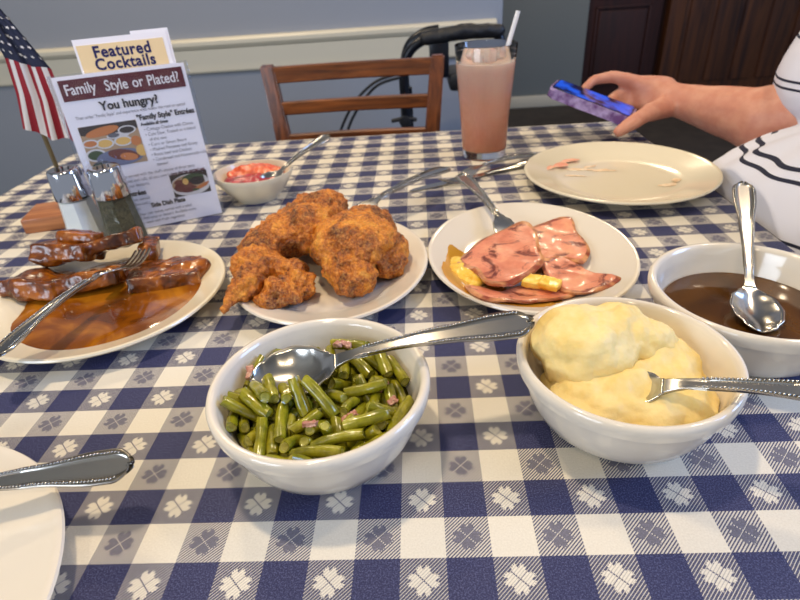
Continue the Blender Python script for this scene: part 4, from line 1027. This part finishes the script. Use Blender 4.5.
# ------------------------------------------------------------------ green beans (settled positions)
#BEANS#
BEANS = [(1,-0.0097,-0.018,0.0248,0.58,0.0,1.83), (4,0.0294,0.0098,0.0248,2.56,-0.0,-0.05), (3,-0.0346,-0.0145,0.0249,-0.43,-0.0,-2.46), (1,0.0204,-0.0234,0.0247,3.14,0.0,0.63), (4,0.0289,0.0249,0.0247,3.14,-0.0,0.58), (3,-0.0153,-0.0455,0.025,-1.92,0.0,-0.3), (1,0.0088,0.0029,0.0248,-0.58,0.0,-0.07), (3,0.0297,0.0166,0.0286,1.13,0.32,0.1), (4,-0.0136,-0.0278,0.03,0.22,-0.44,0.99), (2,0.0415,-0.0158,0.0308,-1.52,0.43,1.96), (4,-0.0299,-0.0211,0.0248,0.58,-0.0,-2.46), (2,0.0109,0.0212,0.0313,-1.2,-0.7,-2.42), (0,-0.0223,-0.005,0.05,-2.74,-0.24,-1.19), (0,-0.0278,-0.0331,0.025,1.22,-0.0,-2.36), (2,-0.0229,0.005,0.025,-1.92,0.0,-0.07), (0,0.0422,-0.0241,0.0247,-0.0,-0.0,-2.11), (2,-0.0328,-0.0003,0.0498,-0.4,3.09,-1.18), (4,-0.0473,-0.015,0.0458,2.73,0.64,0.0), (4,0.0171,0.0444,0.0248,-0.58,0.0,-0.37), (2,-0.0228,-0.0145,0.0323,-2.55,-0.0,1.12), (0,-0.0524,0.0036,0.0441,-2.89,-0.56,-0.66), (2,0.0061,-0.0396,0.0247,-0.0,3.14,0.13), (0,0.0065,0.0191,0.0248,0.58,-0.0,-0.81), (4,-0.0172,0.0146,0.0521,-1.19,2.81,0.45), (2,0.0079,-0.0221,0.0247,-0.0,0.0,-2.32), (1,-0.0114,-0.0028,0.0318,-0.57,1.53,-1.16), (3,-0.0028,-0.0137,0.0274,0.23,0.22,1.62), (1,-0.0363,0.0139,0.03,-0.0,-2.45,-2.13), (4,-0.0351,-0.0239,0.036,-1.27,-0.29,-1.95), (4,-0.0178,0.0254,0.0324,1.55,0.33,2.61), (2,-0.0065,0.0126,0.0251,-1.07,0.0,1.5), (5,0.0242,-0.0238,0.0319,0.0,-3.14,-0.31), (0,-0.0228,0.014,0.025,-1.22,0.0,-3.03), (5,0.0037,0.0323,0.0248,0.58,-0.0,-3.0), (2,-0.0283,-0.0035,0.0327,-1.23,-0.93,-0.31), (0,0.048,0.0097,0.025,-1.92,-0.0,1.77), (3,-0.0464,-0.0021,0.025,-1.92,-0.0,-1.47), (5,0.0504,0.0052,0.0329,2.06,-0.01,1.86), (1,-0.0043,0.0423,0.0247,0.0,3.14,-0.19), (1,0.0225,0.0276,0.0306,2.56,0.77,1.32), (1,-0.0014,0.0078,0.0306,0.17,0.47,1.05), (2,-0.0167,0.031,0.025,-1.92,-0.0,-1.23), (0,0.0276,-0.0363,0.0247,0.0,-3.14,0.46), (0,0.0106,-0.005,0.0252,1.73,-0.0,-0.07), (2,-0.0121,-0.0083,0.0496,-0.34,2.3,2.07), (3,0.0168,0.0407,0.0322,-0.03,0.02,1.43), (1,0.0145,0.0068,0.0309,-3.03,-0.18,-0.35), (0,-0.0165,-0.0185,0.0297,0.99,0.44,-2.15), (3,0.0279,-0.0325,0.0347,1.65,-0.66,0.02), (4,0.0298,0.0349,0.0321,0.06,-3.13,-1.42), (2,0.0368,-0.0374,0.0306,-1.57,0.12,-2.44), (5,-0.0017,-0.0486,0.0333,0.38,3.01,0.27), (4,-0.0404,-0.0086,0.031,3.04,0.11,1.5), (3,-0.0183,0.0113,0.0322,-0.0,0.05,-3.0), (0,-0.0322,0.0411,0.03,-1.14,0.84,-0.01), (5,0.0339,-0.0156,0.0324,-2.7,-0.6,-1.06), (4,-0.0195,-0.0287,0.0349,-0.5,-0.24,1.44), (4,-0.0211,0.0429,0.0324,-0.29,-0.26,-2.36), (1,-0.0289,0.0211,0.025,1.22,-3.14,0.15), (2,-0.0425,-0.0318,0.0313,-1.0,-0.05,-0.96), (5,0.0293,0.007,0.0327,1.01,0.61,-1.0), (5,-0.0339,-0.003,0.0386,-2.15,-0.19,-1.23), (5,-0.0422,0.0248,0.0271,0.72,-2.99,0.94), (1,-0.0108,0.004,0.0509,-0.02,-0.36,-0.23), (5,-0.0493,-0.0111,0.0344,1.33,-0.35,-1.29), (4,0.0123,-0.0474,0.0269,-0.34,-0.16,0.09), (3,-0.0039,0.0398,0.0323,1.91,-0.02,-1.37), (3,0.043,-0.0005,0.0288,-0.24,-2.78,-1.03), (5,-0.0541,-0.0133,0.0406,2.01,-0.23,-1.41), (5,0.0026,-0.0213,0.035,-0.07,-0.64,-2.02), (5,0.0003,0.0404,0.0384,0.07,0.03,1.76), (1,0.0041,0.04,0.0321,2.64,0.03,1.77), (0,-0.0269,0.018,0.052,-1.95,-0.2,0.46), (2,0.0451,-0.0013,0.036,-0.9,0.26,-1.42), (2,-0.0486,-0.0072,0.0442,-2.84,0.53,0.01), (3,-0.0102,0.0422,0.0375,-2.83,-0.06,-1.34), (3,0.0346,-0.0435,0.0397,-0.65,-3.03,0.71), (2,-0.0111,-0.0392,0.0304,-0.09,0.61,1.02), (2,0.0395,0.021,0.0331,-1.54,-0.61,-2.47), (5,-0.0211,-0.0251,0.0443,-2.43,0.01,1.69), (1,-0.0293,-0.0373,0.0327,-0.58,-0.0,1.67), (3,0.035,0.0356,0.0373,0.34,-2.56,-0.43), (4,-0.0373,0.0043,0.0563,0.37,-0.17,-0.89), (5,0.0519,-0.0199,0.0404,1.8,-0.0,-1.94), (2,-0.0103,0.0098,0.056,0.11,-0.04,-2.84), (2,-0.0181,0.0361,0.037,2.63,0.76,-0.41), (4,0.0029,-0.0055,0.0332,2.38,0.08,0.37), (4,0.0284,0.0057,0.042,-0.19,2.88,-0.0), (1,-0.025,-0.036,0.039,-0.04,0.06,-1.39), (4,0.0107,0.0355,0.0378,-0.01,2.98,-1.52), (1,-0.0164,-0.0532,0.0388,-2.33,-0.0,-0.3), (3,0.0484,0.0273,0.0388,1.33,-0.08,2.05), (4,0.0014,-0.056,0.0397,-1.62,0.73,0.32), (5,-0.0316,0.0277,0.0344,0.43,-0.15,-0.64), (5,-0.0436,0.0336,0.0393,0.2,0.43,-2.07), (5,0.0236,-0.0135,0.0363,-0.61,-0.36,-1.89), (3,0.0143,-0.0319,0.0356,1.7,-0.36,1.82), (0,0.0084,0.0029,0.0382,-0.24,-0.32,-0.73), (5,0.0235,0.0498,0.0395,-0.66,-0.02,-0.44), (5,0.0313,-0.0118,0.0387,-2.42,-0.13,-1.8), (5,0.0045,-0.0492,0.042,-1.24,-0.15,-0.13), (1,-0.0125,-0.0389,0.0399,1.15,-0.61,-1.84), (1,-0.0072,-0.0226,0.0417,-3.01,-0.11,0.67), (1,0.0066,-0.0316,0.0384,1.04,1.32,1.86), (2,-0.0369,-0.0073,0.0541,-2.16,0.3,2.14), (1,0.0218,-0.0461,0.0361,2.32,0.01,0.88), (4,0.0136,0.0495,0.0454,-0.55,0.1,2.83), (0,0.003,-0.0394,0.0323,2.14,-0.0,0.27), (1,-0.0491,0.0052,0.0357,-0.69,0.11,2.21), (0,0.0185,-0.0072,0.0386,1.08,-0.34,-1.9), (4,0.0319,-0.0281,0.047,-1.07,0.08,-2.87), (2,-0.0505,0.0258,0.0423,-2.36,0.4,-1.91), (2,0.0382,0.0323,0.0438,-0.06,-2.82,-1.23), (0,-0.0033,-0.0345,0.0359,-0.45,2.27,-1.87), (4,0.0132,-0.0119,0.0331,0.39,-0.52,3.14), (2,-0.0393,-0.0137,0.0494,-0.52,-2.89,-0.65), (0,0.0399,-0.0163,0.0426,0.62,0.52,0.08), (4,-0.0319,-0.037,0.0423,1.38,-0.21,1.69), (4,-0.0222,0.015,0.0585,-0.18,0.29,-2.55), (5,0.0012,-0.0104,0.0499,0.06,-0.62,2.48), (5,0.0153,-0.0391,0.0418,-1.0,-0.13,0.16), (3,0.0218,0.033,0.0411,-0.3,-0.2,2.26)]
def bean_mesh(seed, L):
    r = random.Random(seed); V = []; F = []; mi = []; n = 12; rad = r.uniform(.0037, .0043); bend = r.uniform(.0, .0014); m_ = 9
    for i in range(m_+1):
        t = i/m_; x = (t-.5)*L; z = bend*math.sin(PI*t); k3 = 1-.06*math.cos(2*PI*t*2)
        for j in range(n):
            a = 2*PI*j/n; V.append((x+(.0009*math.sin(a*2+seed) if i in (0, m_) else 0), rad*k3*math.cos(a), z+rad*.88*k3*math.sin(a)))
    for i in range(m_):
        for j in range(n): F.append((i*n+j, i*n+(j+1) % n, (i+1)*n+(j+1) % n, (i+1)*n+j)); mi.append(0)
    for e_, s in ((0, 1), (m_, -1)):
        b = len(V); x = (-.5 if e_ == 0 else .5)*L
        for j in range(n):
            a = 2*PI*j/n; V.append((x+s*.0002, rad*.70*math.cos(a), rad*.62*math.sin(a)))
        V.append((x+s*.0014, 0, 0))
        for j in range(n):
            j2 = (j+1) % n
            F.append((e_*n+j2, e_*n+j, b+j, b+j2) if e_ == 0 else (e_*n+j, e_*n+j2, b+j2, b+j)); mi.append(0)
            F.append((b+j2, b+j, b+n) if e_ == 0 else (b+j, b+j2, b+n)); mi.append(1)
    m = bpy.data.meshes.new('green_bean'); m.from_pydata(V, [], F); m.materials.append(M['bean']); m.materials.append(M['bean_end'])
    m.polygons.foreach_set('material_index', mi); m.polygons.foreach_set('use_smooth', [True]*len(F)); m.set_sharp_from_angle(angle=math.radians(50))
    return m
BLEN = [.018, .021, .024, .026, .028, .031]
bmesh_lib = [bean_mesh(i*7+1, L) for i, L in enumerate(BLEN)]
BEANS = [q for q in BEANS if not (-.046 < q[1] < .010 and abs(q[2]-.017) < .014 and q[3] > .0435)]
for (bi, x, y, z, a, b, c_) in BEANS:
    o = bpy.data.objects.new('green_bean', bmesh_lib[bi]); C.objects.link(o); o.location = T(BB[0]+x, BB[1]+y, z); o.rotation_euler = (a, b, c_)
    tag(o, 'short cut cooked green bean piece heaped in the front left bowl', 'green bean', 'green bean pieces in the bowl')
lathe('bean_broth', [(0, .0290), (.054, .0290), (.0578, .0295), (.0500, .0187), (.0390, .0112), (.0250, .0080), (0, .0072)], M['broth'], None, 64, T(*BB))
tag(bpy.data.objects['bean_broth'], 'thin dark green broth around the beans in the bowl', 'broth')
bc = random.Random(5)
for i, (x, y, z) in enumerate([(-.030, .034, .052), (.006, .044, .055), (-.052, .020, .048), (.012, .044, .053), (-.006, .006, .050), (.046, -.006, .049), (.040, .012, .049), (-.002, -.030, .049), (.020, -.020, .050), (-.020, .010, .050)]):
    z = max([q[3] for q in BEANS if math.hypot(q[1]-x, q[2]-y) < .011] or [.030])+.0048
    o = blob('bacon_bit', [('b', (0, 0, 0), (bc.uniform(.003, .0055), bc.uniform(.002, .0035), .0016), (bc.uniform(-30, 30), bc.uniform(-30, 30), bc.uniform(0, 180))), ('e', (.002, 0, .0004), (.003, .002, .0018))], .0006, [(.0012, .003, 2)], M['bacon'], None, T(BB[0]+x, BB[1]+y, z), 2)
    tag(o, 'small pink bacon bit scattered among the green beans', 'bacon bit', 'bacon bits among the beans')

# pepper flecks in the potato
# ------------------------------------------------------------------ smears on the used plate
def smear(name, blobs, mat, label):
    bm = bmesh.new()
    for (x, y, rx, ry, a, z) in blobs:
        n = 22; vs = []; c0 = bm.verts.new((x, y, z+.0012))
        for i in range(n):
            t = 2*PI*i/n; k3 = 1+.28*noise.noise(Vector((math.cos(t)*1.5+x*90, math.sin(t)*1.5, y*90)))*2
            dx, dy = rx*k3*math.cos(t), ry*k3*math.sin(t)
            vs.append(bm.verts.new((x+dx*math.cos(a)-dy*math.sin(a), y+dx*math.sin(a)+dy*math.cos(a), z+.0004)))
        for i in range(n): bm.faces.new((c0, vs[i], vs[(i+1) % n]))
    o = from_bm(name, bm, mat, None, True, 180, T(0, 0)); return tag(o, label, 'food smear')
for b_ in [(.205, .628, .020, .014, .5, .0100), (.192, .610, .009, .009, .3, .0115), (.222, .642, .018, .011, .2, .0100)]:
    smear('sauce_smear', [b_], M['smear_pink'], 'coral pink sauce smear at the left of the used plate')['group'] = 'pink smears on the used plate'
for b_ in [(.240, .610, .026, .006, -.2, .0056), (.268, .602, .016, .005, -.1, .0056), (.225, .585, .018, .003, -.3, .0056), (.335, .532, .014, .006, .2, .0058), (.350, .545, .008, .004, .8, .0070), (.255, .620, .012, .004, .4, .0056)]:
    smear('cream_smear', [b_], M['smear_cream'], 'pale creamy food residue on the used plate')['group'] = 'creamy residue on the used plate'

# ------------------------------------------------------------------ light
wd = bpy.data.worlds.new('world'); bpy.context.scene.world = wd; wd.use_nodes = True
wd.node_tree.nodes['Background'].inputs[0].default_value = (.78, .85, 1.0, 1); wd.node_tree.nodes['Background'].inputs[1].default_value = .42
def area(name, loc, size, power, col, target=None, shape='DISK', size_y=None):
    l = bpy.data.lights.new(name, 'AREA'); l.energy = power; l.color = col; l.shape = shape; l.size = size
    if size_y: l.size_y = size_y
    o = bpy.data.objects.new(name, l); C.objects.link(o); o.location = loc
    d = Vector(target if target else (loc[0], loc[1], 0))-Vector(loc); o.rotation_euler = d.to_track_quat('-Z', 'Y').to_euler(); return o
WARM = (1, .80, .55)
area('lamp_over_table', (-.30, .33, 2.45), .12, 16, WARM)
area('lamp_back_left', (-.9, 1.7, 2.5), .16, 16, WARM)
area('lamp_right', (1.2, .6, 2.5), .16, 11, WARM)
area('lamp_front', (-.3, -1.2, 2.5), .2, 8, WARM)
area('lamp_far', (1.0, 3.2, 2.55), .3, 22, WARM)
area('window_light', (-2.0, -1.9, 1.6), 1.3, 40, (.74, .85, 1), (-.1, .5, .8), 'RECTANGLE', 1.1)
area('window_light_right', (2.6, .1, 2.0), 1.3, 62, (.32, .52, 1), (-.3, 2.0, 1.0), 'RECTANGLE', 1.1)
vs = bpy.context.scene.view_settings
vs.view_transform = 'Standard'; vs.look = 'None'; vs.exposure = 0.0; vs.gamma = 1; vs.use_curve_mapping = False
